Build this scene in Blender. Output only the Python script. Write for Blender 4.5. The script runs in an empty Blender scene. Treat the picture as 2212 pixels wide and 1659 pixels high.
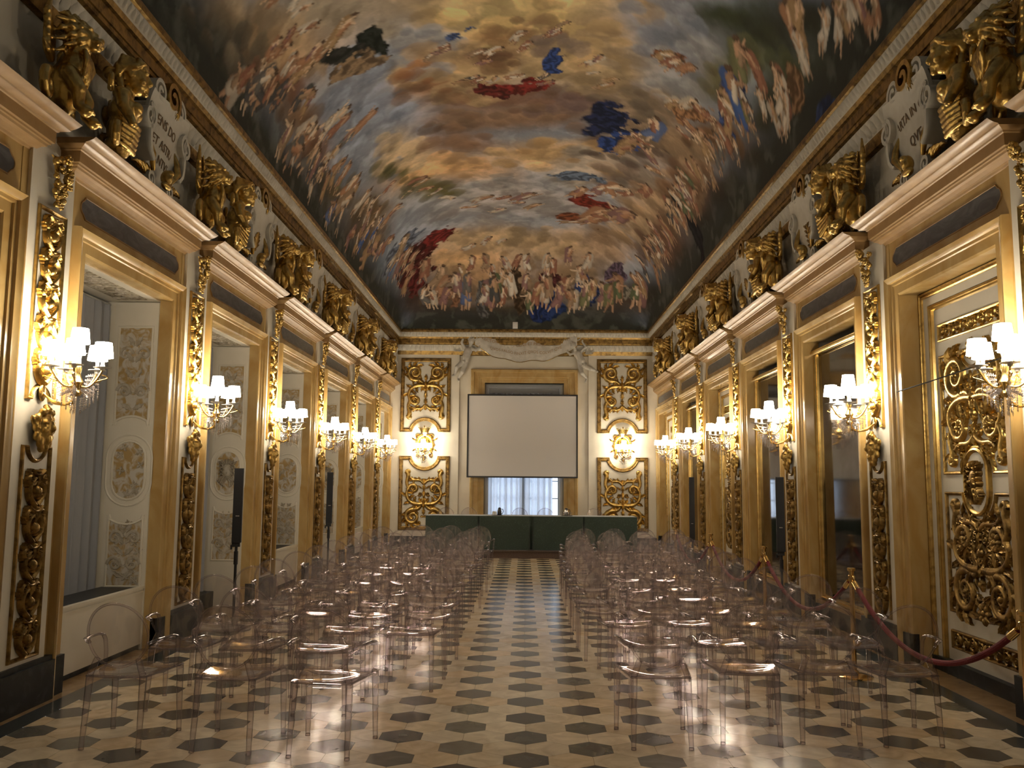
import bpy, bmesh, math, random
import numpy as np
from mathutils import Vector, Matrix

rnd = random.Random(7)
PI = math.pi
scene = bpy.context.scene
COL = scene.collection

# ------------------------------------------------------------------ camera, world, exposure
CAM_F = 1893.445 / 2212 * 36.0
def cam_setup():
    cd = bpy.data.cameras.new('camera'); cam = bpy.data.objects.new('camera', cd); COL.objects.link(cam)
    cd.sensor_fit = 'HORIZONTAL'; cd.sensor_width = 36.0; cd.lens = CAM_F
    cd.clip_start = 0.05; cd.clip_end = 200
    p, yw, r = 0.112, -0.0138, 0.0082
    f = Vector((math.sin(yw)*math.cos(p), math.cos(yw)*math.cos(p), math.sin(p)))
    rt = Vector((math.cos(yw), -math.sin(yw), 0)); up = rt.cross(f)
    c, s = math.cos(r), math.sin(r)
    R = c*rt + s*up; U = -s*rt + c*up
    M = Matrix(((R.x, U.x, -f.x, 0.005), (R.y, U.y, -f.y, -0.242), (R.z, U.z, -f.z, 1.696), (0, 0, 0, 1)))
    cam.matrix_world = M
    scene.camera = cam
cam_setup()

world = bpy.data.worlds.new('daylight'); scene.world = world
world.use_nodes = True
wb = world.node_tree.nodes['Background']
wb.inputs['Color'].default_value = (0.62, 0.78, 1.0, 1)
wb.inputs['Strength'].default_value = 4.2

scene.view_settings.view_transform = 'Standard'
scene.view_settings.look = 'None'
scene.view_settings.gamma = 1.0
scene.view_settings.use_curve_mapping = False
scene.view_settings.exposure = 0.0
SHADE_GLOW = 56.0          # strength of the lit lamp shades

cy = scene.cycles
cy.max_bounces = 10; cy.diffuse_bounces = 4; cy.glossy_bounces = 4
cy.transmission_bounces = 6; cy.transparent_max_bounces = 48
cy.caustics_reflective = False; cy.caustics_refractive = False
cy.sample_clamp_indirect = 6.0
cy.use_denoising = True
try:
    cy.use_light_tree = True
    cy.use_adaptive_sampling = True; cy.adaptive_threshold = 0.035
except Exception:
    pass

# ------------------------------------------------------------------ materials
def principled(name, col, rough=0.5, metal=0.0, spec=0.5, noise=None, bump=None, coat=0.0, sheen=0.0, emit=None):
    """noise=(scale, colour2, detail, lo, hi, stretch) ; bump=(scale, strength)"""
    m = bpy.data.materials.new(name); m.use_nodes = True
    nt = m.node_tree; b = nt.nodes['Principled BSDF']
    b.inputs['Base Color'].default_value = (*col, 1); b.inputs['Roughness'].default_value = rough
    b.inputs['Metallic'].default_value = metal; b.inputs['Specular IOR Level'].default_value = spec
    b.inputs['Coat Weight'].default_value = coat; b.inputs['Coat Roughness'].default_value = 0.12
    b.inputs['Sheen Weight'].default_value = sheen
    if emit:
        b.inputs['Emission Color'].default_value = (*emit[0], 1); b.inputs['Emission Strength'].default_value = emit[1]
    tc = None
    if noise or bump:
        tc = nt.nodes.new('ShaderNodeTexCoord')
    if noise:
        sc, c2, det, lo, hi = noise[:5]
        st = noise[5] if len(noise) > 5 else (1, 1, 1)
        mp = nt.nodes.new('ShaderNodeMapping'); mp.inputs['Scale'].default_value = st
        nt.links.new(tc.outputs['Object'], mp.inputs['Vector'])
        n = nt.nodes.new('ShaderNodeTexNoise'); n.inputs['Scale'].default_value = sc; n.inputs['Detail'].default_value = det
        n.inputs['Distortion'].default_value = noise[6] if len(noise) > 6 else 0.4
        nt.links.new(mp.outputs[0], n.inputs['Vector'])
        r = nt.nodes.new('ShaderNodeValToRGB')
        r.color_ramp.elements[0].position = lo; r.color_ramp.elements[0].color = (*col, 1)
        r.color_ramp.elements[1].position = hi; r.color_ramp.elements[1].color = (*c2, 1)
        nt.links.new(n.outputs['Fac'], r.inputs['Fac']); nt.links.new(r.outputs['Color'], b.inputs['Base Color'])
    if bump:
        n2 = nt.nodes.new('ShaderNodeTexNoise'); n2.inputs['Scale'].default_value = bump[0]; n2.inputs['Detail'].default_value = 3
        nt.links.new(tc.outputs['Object'], n2.inputs['Vector'])
        bp = nt.nodes.new('ShaderNodeBump'); bp.inputs['Strength'].default_value = bump[1]; bp.inputs['Distance'].default_value = 0.01
        nt.links.new(n2.outputs['Fac'], bp.inputs['Height']); nt.links.new(bp.outputs[0], b.inputs['Normal'])
    return m

M = {}
M['cream'] = principled('cream_paint', (0.70, 0.635, 0.50), 0.55, noise=(2.2, (0.77, 0.71, 0.58), 4, 0.3, 0.7))
M['white'] = principled('ivory_lacquer', (0.70, 0.65, 0.53), 0.35, noise=(3.0, (0.76, 0.71, 0.60), 3, 0.3, 0.7))
M['stucco'] = principled('white_stucco', (0.60, 0.555, 0.46), 0.6, noise=(8.0, (0.69, 0.65, 0.56), 3, 0.3, 0.7))
M['siena'] = principled('siena_marble', (0.40, 0.235, 0.068), 0.25, noise=(2.6, (0.54, 0.385, 0.16), 8, 0.32, 0.68, (1, 1, 0.55), 1.3), coat=0.25)
M['siena_light'] = principled('pale_siena_marble', (0.27, 0.15, 0.048), 0.40, noise=(4.0, (0.37, 0.23, 0.095), 8, 0.3, 0.7, (1, 1, 1), 1.0), coat=0.06, spec=0.4)
M['slate'] = principled('grey_slate_marble', (0.055, 0.06, 0.068), 0.3, noise=(3.5, (0.13, 0.14, 0.15), 10, 0.42, 0.75, (1, 1, 2.5), 2.0), coat=0.1)
M['dark_marble'] = principled('black_green_marble', (0.008, 0.011, 0.012), 0.45, spec=0.3, noise=(6, (0.04, 0.046, 0.045), 8, 0.5, 0.8, (1, 1, 1), 1.5))
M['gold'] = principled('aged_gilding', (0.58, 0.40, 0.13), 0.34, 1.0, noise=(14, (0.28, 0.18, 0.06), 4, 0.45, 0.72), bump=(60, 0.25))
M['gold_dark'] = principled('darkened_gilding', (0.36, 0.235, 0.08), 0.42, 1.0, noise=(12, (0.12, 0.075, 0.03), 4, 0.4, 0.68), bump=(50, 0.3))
M['gold_bright'] = principled('bright_gilding', (0.78, 0.56, 0.21), 0.25, 1.0, noise=(10, (0.52, 0.36, 0.12), 3, 0.4, 0.75))
M['brass'] = principled('polished_brass', (0.80, 0.56, 0.22), 0.16, 1.0)
M['black'] = principled('black_plastic', (0.012, 0.012, 0.014), 0.4)
M['black_cloth'] = principled('black_grille_cloth', (0.007, 0.007, 0.009), 0.7)
M['silver'] = principled('brushed_steel', (0.75, 0.75, 0.76), 0.25, 1.0)
M['screen'] = principled('projection_fabric', (0.84, 0.81, 0.77), 0.85)
M['rope'] = principled('red_velvet', (0.15, 0.007, 0.014), 0.8, bump=(120, 0.5))
M['cloth'] = principled('dark_green_damask', (0.017, 0.034, 0.022), 0.8, noise=(55, (0.045, 0.075, 0.055), 2, 0.58, 0.68), sheen=0.5)
M['carpet'] = principled('brown_carpet', (0.075, 0.048, 0.036), 0.95, noise=(60, (0.11, 0.075, 0.055), 2, 0.3, 0.7))
M['porcelain'] = principled('white_china', (0.78, 0.77, 0.74), 0.2)
M['candle'] = principled('candle_sleeve', (0.85, 0.80, 0.68), 0.5)
M['wood'] = principled('table_wood', (0.16, 0.09, 0.045), 0.5)
M['winframe'] = principled('window_frame_paint', (0.42, 0.42, 0.40), 0.5)
M['cable'] = principled('black_cable', (0.01, 0.01, 0.01), 0.6)
M['grisaille'] = principled('painted_grisaille', (0.40, 0.27, 0.10), 0.6, noise=(9, (0.56, 0.53, 0.46), 5, 0.42, 0.58, (1, 1, 0.8), 1.6))
M['grey_relief'] = principled('grey_painted_foliage', (0.47, 0.43, 0.35), 0.6, noise=(20, (0.34, 0.28, 0.19), 3, 0.4, 0.7))
M['soffit'] = principled('painted_soffit', (0.16, 0.12, 0.07), 0.65, noise=(11, (0.55, 0.50, 0.38), 6, 0.36, 0.62, (1, 1, 1), 2.2))

def curtain_mat(name, col, trans):
    m = bpy.data.materials.new(name); m.use_nodes = True; nt = m.node_tree; nt.nodes.clear()
    o = nt.nodes.new('ShaderNodeOutputMaterial'); d = nt.nodes.new('ShaderNodeBsdfDiffuse'); t = nt.nodes.new('ShaderNodeBsdfTranslucent')
    d.inputs[0].default_value = (*col, 1); t.inputs[0].default_value = (*col, 1)
    mx = nt.nodes.new('ShaderNodeMixShader'); mx.inputs[0].default_value = trans
    nt.links.new(d.outputs[0], mx.inputs[1]); nt.links.new(t.outputs[0], mx.inputs[2]); nt.links.new(mx.outputs[0], o.inputs[0])
    return m
M['curtain'] = curtain_mat('grey_curtain_cloth', (0.40, 0.41, 0.43), 0.15)
M['sheer'] = curtain_mat('sheer_white_curtain', (0.72, 0.72, 0.74), 0.55)

def clear_mat(name, tint, edge, rough=0.03, ior=1.52, power=2.2, haze=0.0):
    """thin clear plastic: see-through face-on, denser and shinier along its edges"""
    m = bpy.data.materials.new(name); m.use_nodes = True; nt = m.node_tree; nt.nodes.clear()
    o = nt.nodes.new('ShaderNodeOutputMaterial')
    tr = nt.nodes.new('ShaderNodeBsdfTransparent'); gl = nt.nodes.new('ShaderNodeBsdfGlossy')
    gl.inputs['Color'].default_value = (0.93, 0.90, 0.90, 1); gl.inputs['Roughness'].default_value = rough
    lw = nt.nodes.new('ShaderNodeLayerWeight'); lw.inputs['Blend'].default_value = 0.5
    pw = nt.nodes.new('ShaderNodeMath'); pw.operation = 'POWER'; pw.inputs[1].default_value = power
    nt.links.new(lw.outputs['Facing'], pw.inputs[0])
    mc = nt.nodes.new('ShaderNodeMixRGB'); mc.inputs[1].default_value = (*tint, 1); mc.inputs[2].default_value = (*edge, 1)
    nt.links.new(pw.outputs[0], mc.inputs[0]); nt.links.new(mc.outputs[0], tr.inputs[0])
    # the same reflectance on both faces of the thin sheet
    ge = nt.nodes.new('ShaderNodeNewGeometry'); mi = nt.nodes.new('ShaderNodeMapRange')
    mi.inputs['To Min'].default_value = ior; mi.inputs['To Max'].default_value = 1/ior
    nt.links.new(ge.outputs['Backfacing'], mi.inputs['Value'])
    fr = nt.nodes.new('ShaderNodeFresnel'); nt.links.new(mi.outputs[0], fr.inputs[0])
    mx = nt.nodes.new('ShaderNodeMixShader')
    nt.links.new(fr.outputs[0], mx.inputs[0]); nt.links.new(tr.outputs[0], mx.inputs[1]); nt.links.new(gl.outputs[0], mx.inputs[2])
    # whitish haze put into the colour as diffuse, to lighten the clear parts
    df = nt.nodes.new('ShaderNodeBsdfDiffuse'); df.inputs[0].default_value = (0.9, 0.86, 0.9, 1)
    m2 = nt.nodes.new('ShaderNodeMixShader'); m2.inputs[0].default_value = haze
    nt.links.new(mx.outputs[0], m2.inputs[1]); nt.links.new(df.outputs[0], m2.inputs[2])
    nt.links.new(m2.outputs[0], o.inputs[0])
    return m
M['clear'] = clear_mat('clear_polycarbonate', (0.985, 0.975, 0.98), (0.50, 0.46, 0.48), ior=1.6, power=4.0, haze=0.03, rough=0.05)
M['clear_thick'] = clear_mat('thick_clear_polycarbonate', (0.93, 0.905, 0.92), (0.10, 0.085, 0.095), ior=1.6, power=2.0, haze=0.03, rough=0.07)
M['crystal'] = clear_mat('cut_crystal', (0.86, 0.83, 0.78), (0.45, 0.40, 0.35), 0.05, 1.9, haze=0.22)
M['glass'] = clear_mat('drinking_glass', (0.95, 0.95, 0.95), (0.5, 0.5, 0.52))

def mirror_mat():
    m = bpy.data.materials.new('foxed_painted_mirror'); m.use_nodes = True; nt = m.node_tree; b = nt.nodes['Principled BSDF']
    tc = nt.nodes.new('ShaderNodeTexCoord'); n = nt.nodes.new('ShaderNodeTexNoise'); n.inputs['Scale'].default_value = 2.2; n.inputs['Detail'].default_value = 6
    nt.links.new(tc.outputs['Object'], n.inputs['Vector'])
    r = nt.nodes.new('ShaderNodeValToRGB')
    r.color_ramp.elements[0].position = 0.38; r.color_ramp.elements[0].color = (0.24, 0.235, 0.225, 1)
    r.color_ramp.elements[1].position = 0.72; r.color_ramp.elements[1].color = (0.12, 0.09, 0.075, 1)
    nt.links.new(n.outputs['Fac'], r.inputs[0]); nt.links.new(r.outputs[0], b.inputs['Base Color'])
    b.inputs['Metallic'].default_value = 1.0; b.inputs['Roughness'].default_value = 0.07
    return m
M['mirror'] = mirror_mat()
M['shade'] = principled('lit_lamp_shade', (0.9, 0.85, 0.75), 0.6, emit=((1.0, 0.87, 0.69), SHADE_GLOW))

# ------------------------------------------------------------------ mesh building
class MB:
    def __init__(s): s.v = []; s.f = []
    def add(s, vs, fs):
        o = len(s.v); s.v += [tuple(p) for p in vs]; s.f += [tuple(i + o for i in f) for f in fs]; return s
    def box(s, x0, x1, y0, y1, z0, z1):
        vs = [(x, y, z) for x in (x0, x1) for y in (y0, y1) for z in (z0, z1)]
        return s.add(vs, [(0, 1, 3, 2), (4, 6, 7, 5), (0, 4, 5, 1), (2, 3, 7, 6), (0, 2, 6, 4), (1, 5, 7, 3)])
    def bar(s, a, b, ra, rb, n=4, rot=PI/4, flat=1.0, up=None):
        """tapered bar from a to b"""
        a = Vector(a); b = Vector(b); d = (b - a).normalized()
        u = Vector(up) if up else (Vector((0, 0, 1)) if abs(d.z) < 0.9 else Vector((0, 1, 0)))
        x = d.cross(u).normalized(); y = x.cross(d)
        vs = []
        for p, r in ((a, ra), (b, rb)):
            for i in range(n):
                t = rot + 2*PI*i/n
                vs.append(p + x*math.cos(t)*r + y*math.sin(t)*r*flat)
        fs = [(i, (i+1) % n, n + (i+1) % n, n + i) for i in range(n)] + [tuple(range(n))[::-1], tuple(range(n, 2*n))]
        return s.add(vs, fs)
    def tube(s, pts, r, n=8, closed=False, flat=1.0):
        pts = [Vector(p) for p in pts]; m = len(pts)
        rr = r if isinstance(r, (list, tuple)) else [r]*m
        vs = []; prev = None
        for i, p in enumerate(pts):
            if closed: d = pts[(i+1) % m] - pts[i-1]
            else: d = pts[min(i+1, m-1)] - pts[max(i-1, 0)]
            d.normalize()
            if prev is None:
                u = Vector((0, 0, 1)) if abs(d.z) < 0.9 else Vector((1, 0, 0))
                x = d.cross(u).normalized()
            else:
                x = (prev - d*prev.dot(d)).normalized()
            prev = x; y = d.cross(x)
            for k in range(n):
                t = 2*PI*k/n
                vs.append(p + x*math.cos(t)*rr[i] + y*math.sin(t)*rr[i]*flat)
        fs = []
        for i in range(m if closed else m-1):
            for k in range(n):
                a = i*n + k; b = i*n + (k+1) % n; j = ((i+1) % m)*n
                fs.append((a, b, j + (k+1) % n, j + k))
        if not closed:
            fs += [tuple(range(n))[::-1], tuple(range((m-1)*n, m*n))]
        return s.add(vs, fs)
    def lathe(s, prof, n=16, c=(0, 0, 0), cap=True):
        vs = []; m = len(prof)
        for r, z in prof:
            for k in range(n):
                t = 2*PI*k/n; vs.append((c[0] + r*math.cos(t), c[1] + r*math.sin(t), c[2] + z))
        fs = [(i*n + k, i*n + (k+1) % n, (i+1)*n + (k+1) % n, (i+1)*n + k) for i in range(m-1) for k in range(n)]
        if cap:
            if prof[0][0] > 1e-5: fs.append(tuple(range(n))[::-1])
            if prof[-1][0] > 1e-5: fs.append(tuple(range((m-1)*n, m*n)))
        return s.add(vs, fs)
    def ball(s, c, r, nu=8, nv=6, rot=None):
        rx, ry, rz = r if isinstance(r, (tuple, list)) else (r, r, r)
        vs = []
        for i in range(1, nv):
            a = PI*i/nv
            for k in range(nu):
                t = 2*PI*k/nu; vs.append(Vector((rx*math.sin(a)*math.cos(t), ry*math.sin(a)*math.sin(t), rz*math.cos(a))))
        vs += [Vector((0, 0, rz)), Vector((0, 0, -rz))]
        if rot is not None: vs = [rot @ p for p in vs]
        vs = [p + Vector(c) for p in vs]
        T = len(vs)-2; B = len(vs)-1; fs = []
        for i in range(nv-2):
            for k in range(nu):
                a = i*nu + k; b = i*nu + (k+1) % nu; fs.append((a, a + nu, b + nu, b))
        for k in range(nu):
            fs.append((T, k, (k+1) % nu)); fs.append((B, (nv-2)*nu + (k+1) % nu, (nv-2)*nu + k))
        return s.add(vs, fs)
    # ---- relief work: the panel plane is x,z and y is the height above it
    def ribbon(s, pts, w, h, y0=0.0, prof=None):
        m = len(pts); prof = prof or [(-1, 0), (-.72, .75), (0, 1), (.72, .75), (1, 0)]
        q = len(prof)
        ws = w if isinstance(w, (list, tuple)) else [w]*m
        hs = h if isinstance(h, (list, tuple)) else [h]*m
        vs = []
        for i in range(m):
            a = pts[max(i-1, 0)]; b = pts[min(i+1, m-1)]
            dx, dz = b[0]-a[0], b[1]-a[1]; L = math.hypot(dx, dz) or 1
            nx, nz = -dz/L, dx/L
            for o, k in prof: vs.append((pts[i][0] + nx*o*ws[i], y0 + k*hs[i], pts[i][1] + nz*o*ws[i]))
        fs = [(i*q + k, i*q + k + 1, (i+1)*q + k + 1, (i+1)*q + k) for i in range(m-1) for k in range(q-1)]
        fs += [tuple(range(q))[::-1], tuple(range((m-1)*q, m*q))]
        return s.add(vs, fs)
    def dome(s, x, z, rx, rz, h, ang=0.0, n=8, y0=0.0):
        c, sn = math.cos(ang), math.sin(ang); vs = []
        for f, k in ((1, 0), (.8, .6), (.45, .9)):
            for i in range(n):
                t = 2*PI*i/n; a = rx*f*math.cos(t); b = rz*f*math.sin(t)
                vs.append((x + a*c - b*sn, y0 + h*k, z + a*sn + b*c))
        vs.append((x, y0 + h, z))
        fs = [(j*n + i, j*n + (i+1) % n, (j+1)*n + (i+1) % n, (j+1)*n + i) for j in range(2) for i in range(n)]
        fs += [(2*n + i, 2*n + (i+1) % n, 3*n) for i in range(n)]
        return s.add(vs, fs)
    def scroll(s, cx, cz, r, a0, turns, w, h, d=1, r1=0.12, tail=None):
        """volute: winds inward from angle a0"""
        n = max(10, int(abs(turns)*16)); pts = []; ws = []; hs = []
        if tail:
            pts += tail[:-1]; ws += [w*(.5 + .5*i/max(1, len(tail)-1)) for i in range(len(tail)-1)]; hs += [h*.8]*(len(tail)-1)
        for i in range(n+1):
            t = i/n; a = a0 + d*2*PI*turns*t; rr = r*(1-t)**1.0*(1-r1) + r*r1
            pts.append((cx + rr*math.cos(a), cz + rr*math.sin(a))); ws.append(w*(1-.55*t)); hs.append(h*(1 - .2*t))
        s.ribbon(pts, ws, hs); s.dome(cx, cz, r*.17, r*.17, h*1.2, n=7)
        return s
    def leaf(s, x, z, ang, L, w, h, curl=0.6, lobes=3):
        n = 9; pts = []; ws = []; hs = []; a = ang; px, pz = x, z
        for i in range(n+1):
            t = i/n; pts.append((px, pz)); a = ang + curl*t*t
            px += math.cos(a)*L/n; pz += math.sin(a)*L/n
            ws.append(max(.08*w, w*math.sin(PI*min(1, .12 + .88*t))*(.78 + .22*math.cos(2*PI*lobes*t))))
            hs.append(h*(.55 + .45*math.sin(PI*t)))
        return s.ribbon(pts, ws, hs, prof=[(-1, 0), (-.7, .95), (0, .55), (.7, .95), (1, 0)])
    def rosette(s, x, z, r, h, n=6):
        for i in range(n):
            a = 2*PI*i/n; s.dome(x + r*.58*math.cos(a), z + r*.58*math.sin(a), r*.42, r*.3, h*.75, a, 6)
        return s.dome(x, z, r*.3, r*.3, h, n=7)
    def frame(s, path, prof, closed=True):
        """sweep prof [(offset to the left of travel, height y)] round a path of (x,z) with mitres"""
        m = len(path); q = len(prof); vs = []
        for i in range(m):
            p = path[i]
            pa = path[i-1] if (closed or i > 0) else None
            pb = path[(i+1) % m] if (closed or i < m-1) else None
            def nrm(a, b):
                dx, dz = b[0]-a[0], b[1]-a[1]; L = math.hypot(dx, dz) or 1; return (-dz/L, dx/L)
            if pa is None: n = nrm(p, pb); k = 1
            elif pb is None: n = nrm(pa, p); k = 1
            else:
                n1 = nrm(pa, p); n2 = nrm(p, pb); n = (n1[0]+n2[0], n1[1]+n2[1]); L = math.hypot(*n) or 1
                n = (n[0]/L, n[1]/L); k = 1/max(.35, n[0]*n1[0] + n[1]*n1[1])
            for o, y in prof: vs.append((p[0] + n[0]*o*k, y, p[1] + n[1]*o*k))
        fs = []
        for i in range(m if closed else m-1):
            j = (i+1) % m
            for k in range(q-1): fs.append((i*q + k, j*q + k, j*q + k + 1, i*q + k + 1))
        return s.add(vs, fs)
    def plate(s, path, y0, y1):
        n = len(path); vs = [(x, y0, z) for x, z in path] + [(x, y1, z) for x, z in path]
        fs = [tuple(range(n)), tuple(range(n, 2*n))[::-1]] + [(i, n + i, n + (i+1) % n, (i+1) % n) for i in range(n)]
        return s.add(vs, fs)
    def mirror(s, fn):
        """run fn for +x and for -x"""
        t = MB(); fn(t)
        s.add(t.v, t.f); s.add([(-x, y, z) for x, y, z in t.v], [f[::-1] for f in t.f]); return s
    def mesh(s, name, m=None, smooth=True, angle=0.6):
        me = bpy.data.meshes.new(name); me.from_pydata(s.v, [], s.f); me.update()
        bm = bmesh.new(); bm.from_mesh(me); bmesh.ops.recalc_face_normals(bm, faces=bm.faces); bm.to_mesh(me); bm.free()
        if m is not None: me.materials.append(m)
        if smooth:
            me.polygons.foreach_set('use_smooth', [True]*len(me.polygons))
            try: me.set_sharp_from_angle(angle=angle)
            except Exception: pass
        return me

def link(name, data, parent=None, loc=None, rz=None):
    o = bpy.data.objects.new(name, data); COL.objects.link(o)
    if parent is not None: o.parent = parent
    if loc is not None: o.location = loc
    if rz is not None: o.rotation_euler = (0, 0, rz)
    return o
def obj(name, mb, m, parent=None, smooth=True, angle=0.6, **k):
    return link(name, mb.mesh(name, m, smooth, angle), parent, **k)
def tag(o, label=None, cat=None, group=None, kind=None):
    if label: o['label'] = label
    if cat: o['category'] = cat
    if group: o['group'] = group
    if kind: o['kind'] = kind
    return o
def thing(name, label, cat, loc=(0, 0, 0), rz=0, group=None):
    o = bpy.data.objects.new(name, None); COL.objects.link(o); o.empty_display_size = 0.1
    o.location = loc; o.rotation_euler = (0, 0, rz)
    return tag(o, label, cat, group)
def struct(name, label, loc=(0, 0, 0), rz=0):
    o = bpy.data.objects.new(name, None); COL.objects.link(o); o.location = loc; o.rotation_euler = (0, 0, rz)
    o['kind'] = 'structure'
    if label: o['label'] = label
    return o
def copy_tree(o, parent=None):
    c = o.copy(); COL.objects.link(c)
    if parent is not None: c.parent = parent
    for ch in list(o.children): copy_tree(ch, c)
    return c

def blob(name, balls, caps, m, voxel=0.012, smooth=4):
    """one continuous sculpted surface from overlapping ellipsoids and tapered limbs"""
    mb = MB()
    for b in balls:
        rot = Matrix.Rotation(b[2], 3, b[3]) if len(b) > 3 else None
        mb.ball(b[0], b[1], 14, 10, rot)
    for pts, r in caps:
        mb.tube(pts, r, 10)
        rr = r if isinstance(r, (list, tuple)) else [r]*len(pts)
        for p, q in zip(pts, rr): mb.ball(p, q, 10, 8)
    me = mb.mesh(name, None, False)
    o = bpy.data.objects.new(name, me); COL.objects.link(o)
    rm = o.modifiers.new('r', 'REMESH'); rm.mode = 'VOXEL'; rm.voxel_size = voxel
    if smooth:
        sm = o.modifiers.new('s', 'SMOOTH'); sm.factor = 0.5; sm.iterations = smooth
    dg = bpy.context.evaluated_depsgraph_get(); dg.update()
    out = bpy.data.meshes.new_from_object(o.evaluated_get(dg)); out.name = name
    bpy.data.objects.remove(o); bpy.data.meshes.remove(me)
    out.materials.clear(); out.materials.append(m)
    out.polygons.foreach_set('use_smooth', [True]*len(out.polygons))
    return out

def spiral(cx, cz, r, a0, turns, d=1, n=20, r1=.15):
    return [(cx + (r*(1-i/n)*(1-r1) + r*r1)*math.cos(a0 + d*2*PI*turns*i/n), cz + (r*(1-i/n)*(1-r1) + r*r1)*math.sin(a0 + d*2*PI*turns*i/n)) for i in range(n+1)]
def bez(p0, p1, p2, p3, n=10):
    out = []
    for i in range(n+1):
        t = i/n; u = 1-t
        out.append((u**3*p0[0] + 3*u*u*t*p1[0] + 3*u*t*t*p2[0] + t**3*p3[0], u**3*p0[1] + 3*u*u*t*p1[1] + 3*u*t*t*p2[1] + t**3*p3[1]))
    return out
def arc(cx, cz, r, a0, a1, n=12):
    return [(cx + r*math.cos(a0 + (a1-a0)*i/n), cz + r*math.sin(a0 + (a1-a0)*i/n)) for i in range(n+1)]

ORD = ['zeroth', 'first', 'second', 'third', 'fourth', 'fifth', 'sixth', 'seventh', 'eighth', 'ninth', 'tenth', 'eleventh', 'twelfth', 'thirteenth']
XW = 3.75            # face of the side walls
YE = 24.1            # face of the end wall
YB = -2.2            # wall behind the camera
RZ = {'left': -PI/2, 'right': PI/2, 'end': PI}
def wallpos(side, along, b=0.0, z=0.0):
    if side == 'left': return (-XW + b, along, z)
    if side == 'right': return (XW - b, along, z)
    return (along, YE - b, z)
PIL = {'left': [3.31 + 3.05*k for k in range(7)], 'right': [2.97 + 2.98*k for k in range(7)]}
HALF = 0.31
BAYS = {}
for sd in ('left', 'right'):
    P = PIL[sd]; L = []
    for k in range(6): L.append(((P[k] + P[k+1])/2, P[k+1] - P[k] - 2*HALF))
    a = P[6] + HALF; L.append(((a + YE)/2, YE - a - (0.02)))
    BAYS[sd] = L
ARCH = 0.29          # width of the marble surround
OPH = 3.57           # top of the openings
ENT0, ENT1 = 4.15, 4.42

# ================================================================== THE ROOM
def floor_mat():
    m = bpy.data.materials.new('polished_marble_tiles'); m.use_nodes = True; nt = m.node_tree; b = nt.nodes['Principled BSDF']
    at = nt.nodes.new('ShaderNodeAttribute'); at.attribute_name = 'tile'
    tc = nt.nodes.new('ShaderNodeTexCoord'); n = nt.nodes.new('ShaderNodeTexNoise'); n.inputs['Scale'].default_value = 5.5; n.inputs['Detail'].default_value = 7
    n.inputs['Distortion'].default_value = 1.2
    nt.links.new(tc.outputs['Object'], n.inputs['Vector'])
    r = nt.nodes.new('ShaderNodeValToRGB'); r.color_ramp.elements[0].position = .3; r.color_ramp.elements[0].color = (.78, .74, .70, 1)
    r.color_ramp.elements[1].position = .7; r.color_ramp.elements[1].color = (1.12, 1.12, 1.12, 1)
    nt.links.new(n.outputs['Fac'], r.inputs[0])
    mx = nt.nodes.new('ShaderNodeMixRGB'); mx.blend_type = 'MULTIPLY'; mx.inputs[0].default_value = 1
    nt.links.new(at.outputs['Color'], mx.inputs[1]); nt.links.new(r.outputs[0], mx.inputs[2]); nt.links.new(mx.outputs[0], b.inputs['Base Color'])
    b.inputs['Roughness'].default_value = 0.20; b.inputs['Specular IOR Level'].default_value = 0.45
    return m
M['floor'] = floor_mat()

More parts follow.
